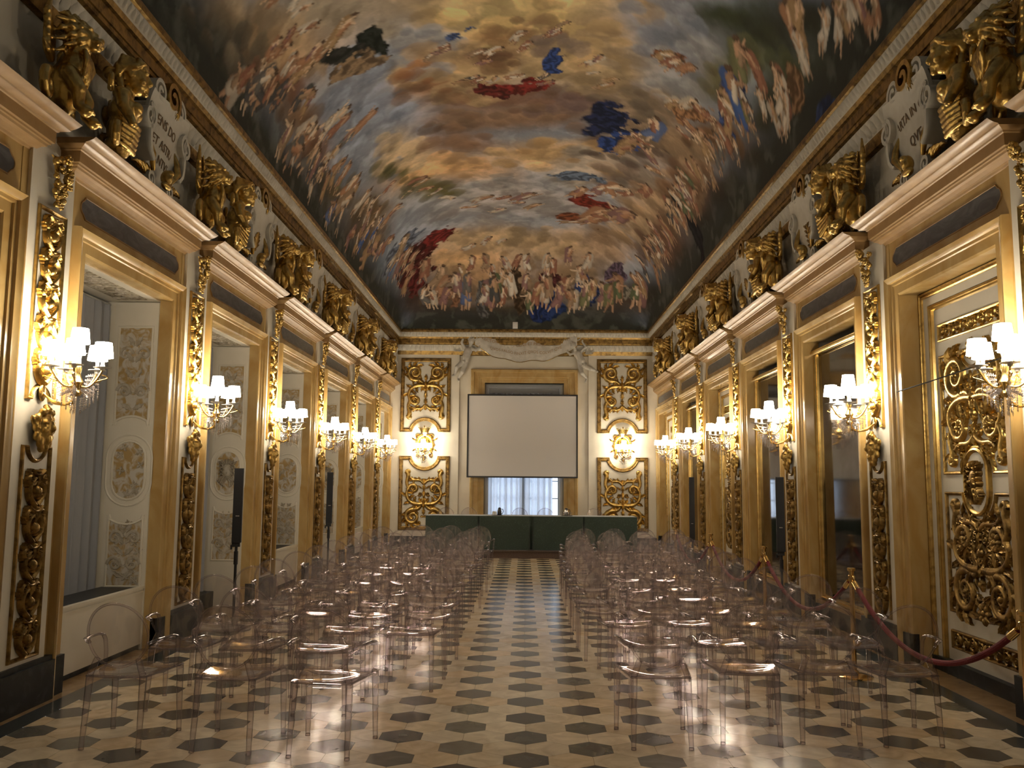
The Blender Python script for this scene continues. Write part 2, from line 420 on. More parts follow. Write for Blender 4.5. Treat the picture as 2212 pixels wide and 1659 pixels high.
def build_floor():
    s = 0.1607; w = s*math.sqrt(3); x0, y0 = 0.0318, 5.3743
    XB = 3.42
    vs, fs, cols = [], [], []
    r2 = random.Random(3)
    def clip(poly, lim, sign):
        out = []
        for i in range(len(poly)):
            a, b = poly[i-1], poly[i]; da = sign*a[0] - lim; db = sign*b[0] - lim
            if (da <= 0) != (db <= 0):
                t = da/(da - db); out.append((a[0] + t*(b[0]-a[0]), a[1] + t*(b[1]-a[1])))
            if db <= 0: out.append(b)
        return out
    for b in range(-31, 80):
        y = y0 + 1.5*s*b
        if y > YE + .2: continue
        for k in range(-14, 15):
            x = x0 + w*(k + (.5 if b % 2 else 0))
            if abs(x) > XB + w: continue
            dark = (k % 3 == 0) if b % 2 == 0 else (k % 3 == 1)
            ss = s - 0.0012
            poly = [(x + ss*math.cos(PI/2 + i*PI/3), y + ss*math.sin(PI/2 + i*PI/3)) for i in range(6)]
            poly = clip(clip(poly, XB, 1), XB, -1)
            if len(poly) < 3: continue
            g = r2.random()
            if dark:
                t = r2.choice([(.105, .102, .092), (.088, .092, .085), (.125, .125, .10), (.078, .075, .07), (.15, .145, .12)])
                c = [v*(.8 + .45*g) for v in t]
            else:
                t = r2.choice([(.82, .70, .50), (.78, .66, .46), (.85, .75, .56), (.80, .64, .42)])
                c = [v*(.88 + .22*g) for v in t]
            o = len(vs); vs += [(p[0], p[1], 0.0) for p in poly]; fs.append(tuple(range(o, o + len(poly)))); cols.append(c)
    def quad(xa, xb, ya, yb, z, c):
        o = len(vs); vs.extend([(xa, ya, z), (xb, ya, z), (xb, yb, z), (xa, yb, z)]); fs.append((o, o+1, o+2, o+3)); cols.append(c)
    quad(-XB, XB, YB, YE, -0.0015, (.16, .12, .08))
    for sg in (-1, 1):
        a, b = sorted((sg*XB, sg*3.59)); quad(a, b, YB, YE, 0.0, (.035, .045, .046))
        a, b = sorted((sg*3.59, sg*4.75)); quad(a, b, YB, YE, 0.0, (.30, .19, .085))
    me = bpy.data.meshes.new('floor'); me.from_pydata(vs, [], fs)
    ca = me.color_attributes.new('tile', 'FLOAT_COLOR', 'CORNER')
    data = []
    for p, c in zip(me.polygons, cols): data += [c[0], c[1], c[2], 1.0]*p.loop_total
    ca.data.foreach_set('color', data)
    bm = bmesh.new(); bm.from_mesh(me)
    for f in bm.faces:
        if f.normal.z < 0: f.normal_flip()
    bm.to_mesh(me); bm.free()
    me.materials.append(M['floor'])
    o = link('floor', me); tag(o, 'polished floor of cream and grey hexagonal marble tiles', kind='structure')
build_floor()

def build_walls():
    for sd, sg in (('left', -1), ('right', 1)):
        mb = MB(); xo = sg*(XW + 1.0)
        def bx(ya, yb, za, zb, b0=-1.0, b1=0.0):
            xa, xb = sorted((sg*(XW - b0), sg*(XW - b1))); mb.box(xa, xb, ya, yb, za, zb)
        y = YB
        for c, w in BAYS[sd]:
            bx(y, c - (w/2 - ARCH) - .012, 0, OPH + .012); y = c + (w/2 - ARCH) + .012
        bx(y, YE + .5, 0, OPH + .012)
        bx(YB, YE + .5, OPH + .012, 6.3)
        bx(YB, YE + .5, 0, OPH, -1.08, -1.0)
        o = obj('wall_' + sd, mb, M['cream'], smooth=False); tag(o, 'cream wall behind the marble and gilded decoration on the %s side' % sd, kind='structure')
    mb = MB()
    for xa, xb in ((-4.8, -1.10), (1.13, 4.8)): mb.box(xa, xb, YE, YE + .5, 0, 4.46)
    mb.box(-4.8, 4.8, YE, YE + .5, 4.46, 6.3)
    mb.box(-1.10, 1.13, YE, YE + .5, 0, .165)
    for sg in (-1, 1):
        a, b = sorted((sg*1.80, sg*3.75)); mb.box(a, b, YE - .05, YE, 0, 5.25)
    o = obj('wall_end', mb, M['cream'], smooth=False); tag(o, 'cream end wall behind the screen and table', kind='structure')
    mb = MB(); mb.box(-4.8, 4.8, YB - .1, YB, 0, 9.0)
    o = obj('wall_back', mb, M['cream'], smooth=False); tag(o, None, kind='structure')
    # black marble plinths
    for sd in ('left', 'right'):
        mb = MB()
        for k, p in enumerate(PIL[sd]):
            lo = p - HALF - .08; hi = p + HALF + .08
            sg = -1 if sd == 'left' else 1
            xa, xb = sorted((sg*(XW - .11), sg*(XW + .02))); mb.box(xa, xb, lo, hi, 0, .30)
            xa, xb = sorted((sg*(XW - .09), sg*(XW + .02))); mb.box(xa, xb, lo + .01, hi - .01, .30, .335)
        mb2 = mb
        for c, w in BAYS[sd]:
            sg = -1 if sd == 'left' else 1
            for e in (-1, 1):
                a = c + e*(w/2 - .08); b = c + e*(w/2 - ARCH)
                lo, hi = min(a, b), max(a, b)
                xa, xb = sorted((sg*(XW - .075), sg*(XW + .02))); mb.box(xa, xb, lo, hi, 0, .30)
        o = obj('baseboard_' + sd, mb2, M['dark_marble'], smooth=False); tag(o, 'black marble plinths along the foot of the %s wall' % sd, kind='structure')
    mb = MB()
    for sg in (-1, 1):
        a, b = sorted((sg*1.15, sg*3.75)); mb.box(a, b, YE - .08, YE - .04, .0, .22)
    o = obj('baseboard_end', mb, M['dark_marble'], smooth=False); tag(o, 'dark marble plinth at the foot of the end wall', kind='structure')
build_walls()

# ---- main cornice under the painted vault
def build_cornice():
    bands = [('gold_dark', [(0, 5.22), (.05, 5.24), (.075, 5.33), (.08, 5.345)]),
             ('stucco', [(.08, 5.345), (.10, 5.40), (.15, 5.49), (.155, 5.505)]),
             ('gold_dark', [(.155, 5.505), (.19, 5.52), (.195, 5.555), (.21, 5.56), (.215, 5.66), (.245, 5.67), (.265, 5.715)]),
             ('stucco', [(.265, 5.715), (.27, 5.74), (.305, 5.82), (.305, 5.84)]),
             ('gold_dark', [(.305, 5.84), (.335, 5.85), (.34, 5.885), (.33, 5.93)])]
    def strip(prof, which):
        mb = MB(); q = len(prof); vs = []
        ends = []
        for o, z in prof:
            if which == 0: ends.append(((-XW + o, YB, z), (-XW + o, YE - o, z)))
            elif which == 1: ends.append(((XW - o, YB, z), (XW - o, YE - o, z)))
            else: ends.append(((-XW + o, YE - o, z), (XW - o, YE - o, z)))
        vs = [p for e in ends for p in e]
        return mb.add(vs, [(2*i, 2*i+1, 2*i+3, 2*i+2) for i in range(q-1)])
    for which, (nm, where) in enumerate((('trim_1', 'left wall'), ('trim_2', 'right wall'), ('trim_3', 'end wall'))):
        r = struct(nm, 'gilded and white cornice running under the painted vault, %s' % where)
        for i, (mt, prof) in enumerate(bands): obj('gilded_moulding' if mt == 'gold_dark' else 'white_moulding', strip(prof, which), M[mt], r, angle=.5)
        # carved leaves on the lower white band and teeth on the upper one
        def put(mb, t, o0, z0, o1, z1, wd, th):
            def P(o, z, dt):
                if which == 0: return (-XW + o, t + dt, z)
                if which == 1: return (XW - o, t + dt, z)
                return (t + dt, YE - o, z)
            vs = []
            for k in range(5):
                f = k/4; o = o0 + (o1-o0)*f + th*math.sin(PI*(.15 + .85*f)); z = z0 + (z1-z0)*f; ww = wd*(.55 + .45*math.sin(PI*(.2 + .6*f)))
                vs += [P(o - th, z, -ww), P(o, z, -ww*.45), P(o, z, ww*.45), P(o - th, z, ww)]
            mb.add(vs, [(4*k + j, 4*k + j + 1, 4*k + j + 5, 4*k + j + 4) for k in range(4) for j in range(3)] + [(0, 1, 2, 3), (16, 17, 18, 19)])
        ml, mt_ = MB(), MB()
        a, b = (5.0, YE - .2) if which < 2 else (-3.5, 3.5)
        t = a
        while t < b:
            put(ml, t, .085, 5.355, .155, 5.50, .055, .025); t += .125
        t = a
        while t < b:
            put(mt_, t, .27, 5.735, .305, 5.835, .030, .022); t += .085
        obj('leaf_band', ml, M['stucco'], r, angle=1.2); obj('tooth_band', mt_, M['stucco'], r, angle=1.2)
build_cornice()

# ================================================================== WALL BAYS
def entab_profile():
    return [(0, 4.145), (.012, 4.15), (.02, 4.165), (.035, 4.17), (.06, 4.195), (.085, 4.205), (.09, 4.222), (.105, 4.226), (.108, 4.24),
            (.125, 4.245), (.128, 4.335), (.14, 4.34), (.145, 4.352), (.19, 4.365), (.20, 4.372), (.205, 4.382), (.235, 4.39), (.265, 4.405), (.275, 4.413), (.285, 4.42), (.0, 4.44)]
def entablature(w):
    hw = w/2; d0 = .03; mb = MB(); vs = []; pr = entab_profile()
    for o, z in pr:
        s = min(o, .20)
        vs += [(-(hw + s), -.02, z), (-(hw + s), d0 + o, z), (hw + s, d0 + o, z), (hw + s, -.02, z)]
    q = len(pr)
    return mb.add(vs, [(4*i + k, 4*i + k + 1, 4*i + k + 5, 4*i + k + 4) for i in range(q-1) for k in range(3)])
def surround(w, rd=-.16):
    """marble architrave round an opening of half width a, plus the flat field above"""
    a = w/2 - ARCH; mb = MB()
    jamb = [(-.0, rd), (0, .035), (.015, .045), (.105, .045), (.11, .06), (.14, .065), (.148, .085), (.185, .095), (.20, .105), (.21, .095), (.215, .045), (ARCH, .04), (ARCH, 0)]
    head = [(-.0, rd), (0, .035), (.02, .045), (.105, .045), (.11, .06), (.135, .065), (.14, .085), (.17, .095), (.19, .105), (.20, .095), (.205, .03)]
    # jambs go up the side, mitred into the head
    q = len(head); vs = []
    for i, ((ej, y), (eh, yh)) in enumerate(zip(jamb[:q], head)):
        yy = y if i != q-1 else .03
        vs += [(-(a + ej), yy, 0), (-(a + ej), yy, OPH + eh), (a + ej, yy, OPH + eh), (a + ej, yy, 0)]
    mb.add(vs, [(4*i + k, 4*i + k + 1, 4*i + k + 5, 4*i + k + 4) for i in range(q-1) for k in range(3)])
    for sx in (-1, 1):
        x0, x1 = sorted((sx*(a + .21), sx*(w/2))); mb.box(x0, x1, -.02, .035, 0, ENT0)
    mb.box(-(a + .215), a + .215, -.02, .03, OPH + .20, ENT0 + .02)
    return mb
def slate_path(hw, zc, hh):
    """long panel with notched, rounded ends"""
    r = hh*.62; pts = []
    pts += [(-hw + r, zc - hh)] + [(hw - r, zc - hh)]
    pts += arc(hw - r*.55, zc - hh*.0, r*.95, -PI*.42, PI*.42, 8)
    pts += [(hw - r, zc + hh), (-hw + r, zc + hh)]
    pts += arc(-hw + r*.55, zc, r*.95, PI*.58, PI*1.42, 8)
    return pts
def bay_common(root, w, rd=-.16):
    obj('marble_surround', surround(w, rd), M['siena'], root, angle=.35)
    obj('entablature', entablature(w), M['siena_light'], root, angle=.35)
    obj('slate_panel', MB().plate(slate_path(w/2 - .20, 3.968, .088), .028, .034), M['slate'], root, smooth=False)
    p = slate_path(w/2 - .20, 3.968, .088)
    obj('panel_rim', MB().frame(p, [(0, .03), (-.003, .040), (-.010, .040), (-.013, .03)]), M['siena_light'], root)

# ---- window bays (left wall)
def splay_panel():
    """white painted shutter board with three grisaille panels; lies in the y,z plane (y = depth), thickness towards -x"""
    # built in local panel axes: x across (0..L), z up, y height of relief
    g = {}
    L = .46
    def up():
        c = L/2; p = [(c - .19, 2.26), (c - .19, 3.30), (c + .19, 3.30), (c + .19, 2.26)] + arc(c, 2.06, .275, PI*.24, PI*.76, 10)
        return p
    def lo():
        c = L/2; return [(c - .19, .60), (c - .19, 1.33)] + arc(c, 1.53, .275, -PI*.76, -PI*.24, 10) + [(c + .19, 1.33), (c + .19, .60)]
    ov = arc(L/2, 1.92, .185, 0, PI, 10) + arc(L/2, 1.66, .185, PI, 2*PI, 10)
    return L, up(), lo(), ov
def foliage(mb, path, n, r2, size):
    xs = [p[0] for p in path]; zs = [p[1] for p in path]
    x0, x1, z0, z1 = min(xs) + size*.8, max(xs) - size*.8, min(zs) + size*.8, max(zs) - size*.8
    for i in range(n):
        x = r2.uniform(x0, x1); z = r2.uniform(z0, z1); a = r2.uniform(0, 2*PI)
        for k in range(4): mb.leaf(x, z, a + k*PI/2, size, size*.36, .012, r2.uniform(-.8, .8), 2)
def side_panel(kind, seed):
    L, up, lo, ov = splay_panel(); r2 = random.Random(seed)
    root_parts = []
    board = MB().plate([(0, 0), (L, 0), (L, OPH - .02), (0, OPH - .02)], 0, .02)
    rims = MB()
    for p in (up, lo, ov): rims.frame(p, [(.028, .02), (.020, .032), (.006, .030), (0, .021)] if p is ov else [(-.028, .02), (-.020, .032), (-.006, .030), (0, .021)])
    rims.frame(arc(L/2, 1.92, .235, 0, PI, 12) + arc(L/2, 1.66, .235, PI, 2*PI, 12), [(.012, .02), (0, .028), (-.012, .02)])
    fields = MB()
    for p in (up, lo, ov): fields.plate(p, .02, .0225)
    rel = MB(); c = L/2
    for p, zc, sg in ((up, 2.85, 1), (lo, .95, -1)):
        def half(t, zc=zc, sg=sg, zz=(2.35, 3.22) if sg > 0 else (.66, 1.25)):
            t.scroll(.095, zz[0] + (zz[1]-zz[0])*.75, .075, PI, 1.4, .018, .016, -1)
            t.scroll(.09, zz[0] + (zz[1]-zz[0])*.30, .08, 0, 1.4, .02, .016, 1)
            for k in range(5): t.leaf(.01, zz[0] + (zz[1]-zz[0])*(.08 + .19*k), .5 + .15*k, .13, .035, .014, r2.uniform(-1, 1))
        tmp = MB().mirror(half); rel.add([(x + c, y + .02, z) for x, y, z in tmp.v], tmp.f)
    if kind == 'leaves':
        foliage(rel, lo, 10, r2, .055); t = MB(); foliage(t, ov, 9, r2, .05); rel.add(t.v, t.f)
    rel2 = MB(); rel2.v = [(x, y + (.02 if y < .02 else 0), z) for x, y, z in rel.v]; rel2.f = rel.f
    return L, board, rims, fields, rel2
def head_relief():
    """bearded painted head"""
    mb = MB(); z = 1.80
    mb.dome(0, z + .02, .085, .115, .05, n=12)
    mb.dome(0, z + .005, .014, .035, .064, n=6, y0=0); mb.dome(-.035, z + .045, .022, .009, .056); mb.dome(.035, z + .045, .022, .009, .056)
    mb.dome(0, z - .045, .03, .008, .058)
    for s in (-1, 1):
        for k in range(5): mb.ribbon(bez((s*.02*k, z - .05), (s*(.03 + .02*k), z - .12), (s*(.05 + .02*k), z - .10), (s*(.04 + .022*k), z - .19 + .02*k), 8), .014, .045)
        for k in range(6): mb.scroll(s*(.07 + .012*(k % 2)), z + .13 - .045*k, .032, 0, 1.1, .010, .05, s)
        for k in range(4): mb.leaf(s*.02*k, z + .11, PI/2 - s*.35*k, .08, .022, .05, s*.5)
    return mb

def window_bay(k):
    c, w = BAYS['left'][k]
    root = struct('window_%d' % (k + 1), 'tall window bay in yellow marble, %s on the left wall counted from the camera' % ORD[k + 1], wallpos('left', c), RZ['left'])
    bay_common(root, w, -.09)
    a = w/2 - ARCH
    # ceiling of the niche
    obj('niche_ceiling', MB().box(-a, a, -.66, -.088, OPH - .012, OPH + .02), M['white'], root, smooth=False)
    if a > .35:
        obj('painted_soffit', MB().box(-a + .13, a - .13, -.48, -.17, OPH - .016, OPH - .010), M['soffit'], root, smooth=False)
        r2 = random.Random(40 + k); mb = MB()
        for i in range(int(26*a)):
            x = r2.uniform(-a + .2, a - .2); z = r2.uniform(-.42, -.23); t = r2.uniform(0, 2*PI)
            for q in range(3): mb.leaf(x, z, t + q*2.1, .09, .028, .014, r2.uniform(-1, 1), 2)
        mb.v = [(x, z, OPH - .016 - y) for x, y, z in mb.v]
        obj('soffit_foliage', mb, M['grey_relief'], root, angle=1.2)
    # splayed side boards; the one facing the camera carries the paintings we see, the other is its twin
    kind = 'leaves' if k in (1, 3, 5) else 'head'
    L, board, rims, fields, rel = side_panel('leaves' if kind == 'leaves' else 'scroll', 60 + k)
    for s in (-1, 1):
        g = bpy.data.objects.new('side_panel', None); COL.objects.link(g); g.parent = root
        if s < 0: g.matrix_local = Matrix(((0, 1, 0, -a), (-1, 0, 0, -.088), (0, 0, 1, 0), (0, 0, 0, 1)))
        else: g.matrix_local = Matrix(((0, -1, 0, a), (1, 0, 0, -.088 - L), (0, 0, 1, 0), (0, 0, 0, 1)))
        for nm, mbp, mt in (('board', board, 'white'), ('rim', rims, 'white'), ('painted_field', fields, 'grisaille'), ('painted_foliage', rel, 'grey_relief')):
            t = MB(); t.v = list(mbp.v); t.f = list(mbp.f)
            obj(nm, t, M[mt], g, angle=.8)
        if kind == 'head':
            t = head_relief(); t.v = [(x + L/2, y + .02, z) for x, y, z in t.v]; obj('painted_head', t, M['grey_relief'], g, angle=1.0)
    obj('niche_plinth', MB().box(-a, a, -.62, -.44, 0, .20), M['dark_marble'], root, smooth=False)
    # curtain hanging across the back of the niche
    mb = MB(); n = 90; vs = []; r2 = random.Random(k)
    ph = [r2.uniform(0, 6) for _ in range(4)]
    for i in range(n + 1):
        x = -a + .01 + (2*a - .02)*i/n
        f = .030*math.sin(x*34 + ph[0]) + .016*math.sin(x*61 + ph[1]) + .012*math.sin(x*13 + ph[2])
        for z, m_ in ((.05, 1.15), (1.2, 1.05), (2.6, .95), (OPH - .12, .75), (OPH - .05, .5)): vs.append((x + f*.2*m_, -.62 + f*m_, z))
    mb.add(vs, [(5*i + j, 5*i + j + 1, 5*i + j + 6, 5*i + j + 5) for i in range(n) for j in range(4)])
    cr = thing('curtain', 'grey curtain closing the %s window bay from the camera on the left wall' % ORD[k + 1], 'curtain', wallpos('left', c), RZ['left'], 'grey curtains in the left window bays')
    obj('drape', mb, M['curtain'], cr)
    rl = MB().tube([(-a, -.62, OPH - .045), (a, -.62, OPH - .045)], .012, 8); obj('rail', rl, M['winframe'], cr)
    if k in (1, 3, 5):
        rc = thing('radiator_cover', 'white boxed radiator cover under the %s left window bay' % ORD[k + 1], 'radiator cover', wallpos('left', c), RZ['left'], 'radiator covers under the left windows')
        e = a - .012
        obj('panel', MB().box(-e, e, -.135, -.10, .05, .60), M['white'], rc, smooth=False)
        obj('ledge', MB().box(-e, e, -.14, -.088, .60, .622).box(-e, e, -.14, -.094, .565, .578), M['white'], rc, smooth=False)
        obj('grille', MB().box(-e, e, -.53, -.14, .600, .610), M['black'], rc, smooth=False)
        obj('foot', MB().box(-e, e, -.145, -.12, 0.0, .05), M['dark_marble'], rc, smooth=False)
for k in range(7): window_bay(k)

# ---- carved panels
def carve_big(w, h, flip=False, seed=1, fill=10):
    """symmetrical acanthus scrollwork inside a w x h panel"""
    r2 = random.Random(seed); mb = MB(); H = h/2; Wd = w/2; s = min(w, h*.75)
    t0 = .050*s; hh = .06*s
    def half(t):
        # crowning volutes
        t.scroll(Wd*.52, H*.66, Wd*.36, -PI*.55, 1.7, t0*1.15, hh, 1, tail=bez((Wd*.06, H*.05), (Wd*.10, H*.35), (Wd*.20, H*.40), (Wd*.52 + Wd*.36*math.cos(-PI*.55), H*.66 + Wd*.36*math.sin(-PI*.55)), 8))
        for k in range(5):
            a = -PI*.2 + k*.62; t.leaf(Wd*.52 + Wd*.30*math.cos(a), H*.66 + Wd*.30*math.sin(a), a + .9, Wd*.34, t0*1.1, hh, .9)
        # arching stems to the middle flowers
        st = bez((Wd*.05, H*.22), (Wd*.55, H*.30), (Wd*.98, H*.05), (Wd*.72, -H*.30), 14)
        t.ribbon(st, [t0*(1.15 - .5*i/14) for i in range(15)], hh)
        t.scroll(Wd*.48, -H*.26, Wd*.25, 0.0, 1.1, t0, hh, -1)
        t.rosette(Wd*.45, -H*.27, Wd*.17, hh*1.3, 7)
        for k in range(7):
            p = st[2*k]; t.leaf(p[0], p[1], PI*.05 - k*.38 + (1.1 if k % 2 else -1.0), Wd*.36, t0*1.05, hh, .9 if k % 2 else -.9)
        # legs ending in small volutes
        lg = bez((Wd*.72, -H*.30), (Wd*.95, -H*.55), (Wd*.60, -H*.66), (Wd*.82, -H*.86), 10)
        t.ribbon(lg, [t0*(.7 + .5*i/10) for i in range(11)], hh)
        t.scroll(Wd*.74, -H*.84, Wd*.10, 0, 1.2, t0*.7, hh, -1)
        ct = bez((Wd*.02, -H*.45), (Wd*.25, -H*.70), (Wd*.45, -H*.45), (Wd*.62, -H*.66), 10)
        t.ribbon(ct, t0*.75, hh*.9)
        for k in range(4): t.leaf(ct[2 + 2*k][0], ct[2 + 2*k][1], -.9 + .4*k, Wd*.22, t0*.8, hh, -.8)
        for k in range(fill):
            t.leaf(r2.uniform(.08, .86)*Wd, r2.uniform(-.85, .85)*H, r2.uniform(0, 6.28), Wd*r2.uniform(.16, .30), t0*r2.uniform(.5, .85), hh*r2.uniform(.5, .8), r2.uniform(-1.4, 1.4))
        for k in range(fill//2):
            t.scroll(r2.uniform(.12, .86)*Wd, r2.uniform(-.85, .85)*H, Wd*r2.uniform(.06, .11), r2.uniform(0, 6), 1.3, t0*.42, hh*.7, r2.choice((-1, 1)))
    mb.mirror(half)
    for k in range(6):
        mb.leaf(0, H*(-.62 + .2*k), PI/2, H*.22, t0*1.1, hh, 0)
    mb.dome(0, -H*.05, Wd*.07, H*.10, hh*1.2)
    if flip: mb.v = [(x, y, -z) for x, y, z in mb.v]
    return mb
def carve_strip(w, h, seed=1):
    """tall candelabrum of scrolls and fruit for a pilaster"""
    r2 = random.Random(seed); mb = MB(); Wd = w/2; n = 5; t0 = .10*Wd; hh = .05
    def half(t):
        for k in range(n):
            z = -h/2 + h*(k + .5)/n; dz = h/n
            up = k % 2
            t.ribbon(bez((Wd*.08, z - dz*.5), (Wd*.75, z - dz*.25), (Wd*.80, z + dz*.05), (Wd*.20, z + dz*.25), 10), [t0*1.5*(1 - .04*i) for i in range(11)], hh)
            t.scroll(Wd*.50, z + dz*.22, Wd*.32, PI*1.1, 1.35, t0*1.2, hh, -1 if up else 1)
            t.leaf(Wd*.1, z - dz*.32, .3, Wd*.75, t0*2.0, hh, 1.0); t.leaf(Wd*.62, z - dz*.05, 1.2, Wd*.55, t0*1.7, hh*.8, -.9)
            t.leaf(Wd*.75, z + dz*.30, 2.2, Wd*.5, t0*1.6, hh*.8, .9)
            if r2.random() < .8: t.rosette(Wd*.52, z + dz*.22, Wd*.17, hh*1.25, 5)
    mb.mirror(half)
    for k in range(n):
        z = -h/2 + h*(k + .5)/n; dz = h/n
        mb.dome(0, z - dz*.12, Wd*.24, dz*.20, hh*1.35, n=8); mb.leaf(0, z, PI/2, dz*.42, t0*2.4, hh, 0); mb.dome(0, z + dz*.42, Wd*.16, dz*.07, hh*1.2)
        mb.ribbon(bez((-Wd*.5, z + dz*.46), (-Wd*.2, z + dz*.30), (Wd*.2, z + dz*.30), (Wd*.5, z + dz*.46), 8), t0*1.1, hh)
    return mb
def carve_frieze(w, h, seed=1):
    r2 = random.Random(seed); mb = MB(); n = max(3, int(w/(h*1.05)))
    def half(t):
        for k in range(n//2 + 1):
            cx = w/2*(k + .5)/(n/2 + .5)*.96; sg = 1 if k % 2 else -1
            t.scroll(cx, 0, h*.38, sg*PI/2, 1.7, h*.075, h*.22, sg); t.rosette(cx, 0, h*.16, h*.26, 5)
            for a in (.4, 1.6, 2.9, 4.2, 5.3): t.leaf(cx + h*.25*math.cos(a), h*.25*math.sin(a), a + sg, h*.34, h*.08, h*.18, sg*.9)
    mb.mirror(half); mb.dome(0, 0, h*.14, h*.34, h*.28)
    return mb

# ---- door bays and mirror bays (right wall)
def panel_frame(w, h, cz, top_notch=0, bot_notch=0):
    hw, h0, h1 = w/2, cz - h/2, cz + h/2
    p = [(-hw, h0)]
    if bot_notch:
        p += [(-bot_notch, h0)] + arc(0, h0 - bot_notch*.15, bot_notch*1.0, PI*.95, PI*.05, 12) + [(bot_notch, h0)]
    p += [(hw, h0), (hw, h1)]
    if top_notch:
        p += [(top_notch, h1)] + arc(0, h1 + top_notch*.15, top_notch*1.0, -PI*.05, -PI*.95, 12) + [(-top_notch, h1)]
    p += [(-hw, h1)]
    return p
PF = [(0, 0), (.004, .022), (.012, .026), (.022, .020), (.030, .012), (.034, .0)]
DOOR = {}
def door_bay(k, n):
    c, w = BAYS['right'][k]
    place = '%s bay from the camera on the right wall' % ORD[k + 1]
    root = struct('door_%d' % n, 'white door with gilded carved panels in a yellow marble surround, %s' % place, wallpos('right', c), RZ['right'])
    bay_common(root, w)
    a = w/2 - ARCH
    mb = MB().box(-a, a, -.30, -.20, .0, OPH); obj('door_leaf', mb, M['white'], root, smooth=False)
    j = [(-a, 0), (-a, OPH), (a, OPH), (a, 0)]
    obj('gilt_jamb', MB().frame(j, [(0, -.155), (-.012, -.135), (-.03, -.135), (-.036, -.15), (-.044, -.15), (-.05, -.14), (-.06, -.15), (-.062, -.165)], False), M['gold'], root)
    obj('jamb_panel', MB().frame(j, [(-.062, -.165), (-.14, -.165), (-.14, -.20)], False), M['white'], root, smooth=False)
    e = a - .14
    obj('gilt_rail', MB().frame([(-e, .0), (-e, OPH - .14), (e, OPH - .14), (e, 0)], [(0, -.20), (-.006, -.165), (-.028, -.160), (-.034, -.172), (-.05, -.175), (-.058, -.20)], False), M['gold_bright'], root)
    obj('door_plinth', MB().box(-a, a, -.2, -.13, 0, .12), M['dark_marble'], root, smooth=False)
    pw = min(1.20, 2*e - .16)
    if 'up' not in DOOR:
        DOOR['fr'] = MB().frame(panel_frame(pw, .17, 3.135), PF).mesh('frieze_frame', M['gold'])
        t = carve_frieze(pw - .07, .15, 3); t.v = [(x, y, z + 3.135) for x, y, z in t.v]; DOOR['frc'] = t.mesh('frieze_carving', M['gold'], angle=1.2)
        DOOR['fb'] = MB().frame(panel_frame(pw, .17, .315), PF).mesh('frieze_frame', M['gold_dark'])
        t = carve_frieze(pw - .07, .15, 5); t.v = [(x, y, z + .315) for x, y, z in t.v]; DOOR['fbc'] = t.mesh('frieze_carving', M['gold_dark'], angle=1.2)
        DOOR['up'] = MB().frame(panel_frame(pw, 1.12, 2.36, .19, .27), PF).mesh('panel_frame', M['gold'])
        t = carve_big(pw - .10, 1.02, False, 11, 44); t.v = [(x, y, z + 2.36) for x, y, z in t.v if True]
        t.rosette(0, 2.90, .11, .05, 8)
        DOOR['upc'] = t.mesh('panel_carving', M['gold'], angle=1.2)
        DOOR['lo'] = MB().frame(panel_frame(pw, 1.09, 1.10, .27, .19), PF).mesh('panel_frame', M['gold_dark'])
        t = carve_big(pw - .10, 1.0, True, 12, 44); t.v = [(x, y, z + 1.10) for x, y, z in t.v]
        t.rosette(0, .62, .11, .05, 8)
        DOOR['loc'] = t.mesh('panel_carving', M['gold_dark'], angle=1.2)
        ovp = arc(0, 1.82, .20, 0, PI, 14) + arc(0, 1.65, .20, PI, 2*PI, 14)
        DOOR['ovb'] = MB().plate(ovp, 0, .02).mesh('medallion_ground', M['white'], False)
        DOOR['ov'] = MB().frame(ovp, [(-.012, 0), (-.010, .035), (.008, .045), (.022, .036), (.03, .02)]).mesh('medallion_frame', M['gold'])
        h = head_relief(); h.v = [(x*.95, .015 + y*1.4, (z - 1.80)*1.0 + 1.73) for x, y, z in h.v]
        DOOR['ovc'] = h.mesh('medallion_head', M['gold_dark'], angle=1.0)
    for nm, key in (('top_frieze_frame', 'fr'), ('top_frieze_carving', 'frc'), ('upper_panel_frame', 'up'), ('upper_panel_carving', 'upc'), ('medallion', 'ovb'), ('lower_panel_frame', 'lo'),
                    ('lower_panel_carving', 'loc'), ('bottom_frieze_frame', 'fb'), ('bottom_frieze_carving', 'fbc')):
        o = link(nm, DOOR[key], root); o.location = (0, -.20, 0)
        if key == 'ovb':
            link('medallion_frame', DOOR['ov'], o); link('medallion_head', DOOR['ovc'], o)
def mirror_bay(k, n):
    c, w = BAYS['right'][k]
    root = struct('trim_%d' % n, 'yellow marble surround of the mirror in the %s bay of the right wall' % ORD[k + 1], wallpos('right', c), RZ['right'])
    bay_common(root, w)
    a = w/2 - ARCH
    obj('bay_plinth', MB().box(-a, a, -.20, -.02, 0, .20), M['dark_marble'], root, smooth=False)
    obj('bay_skirting', MB().box(-a, a, -.20, -.035, .20, .245), M['siena_light'], root, smooth=False)
    t = thing('gilt_mirror', 'tall dim old mirror in gilt frame, %s bay of the right wall' % ORD[k + 1], 'mirror', wallpos('right', c), RZ['right'], 'painted mirrors of the right wall')
    obj('mirror_glass', MB().box(-a + .03, a - .03, -.16, -.130, .27, OPH - .17), M['mirror'], t, smooth=False)
    j = [(-a, .245), (-a, OPH - .10), (a, OPH - .10), (a, .245)]
    obj('gilt_frame', MB().frame(j, [(0, -.20), (0, -.085), (-.012, -.075), (-.03, -.080), (-.042, -.10), (-.055, -.105), (-.065, -.13)]), M['gold_bright'], t)
    obj('top_moulding', MB().tube([(-a, -.075, OPH - .145), (a, -.075, OPH - .145)], .035, 12), M['gold_bright'], t)
dn = tn = 0
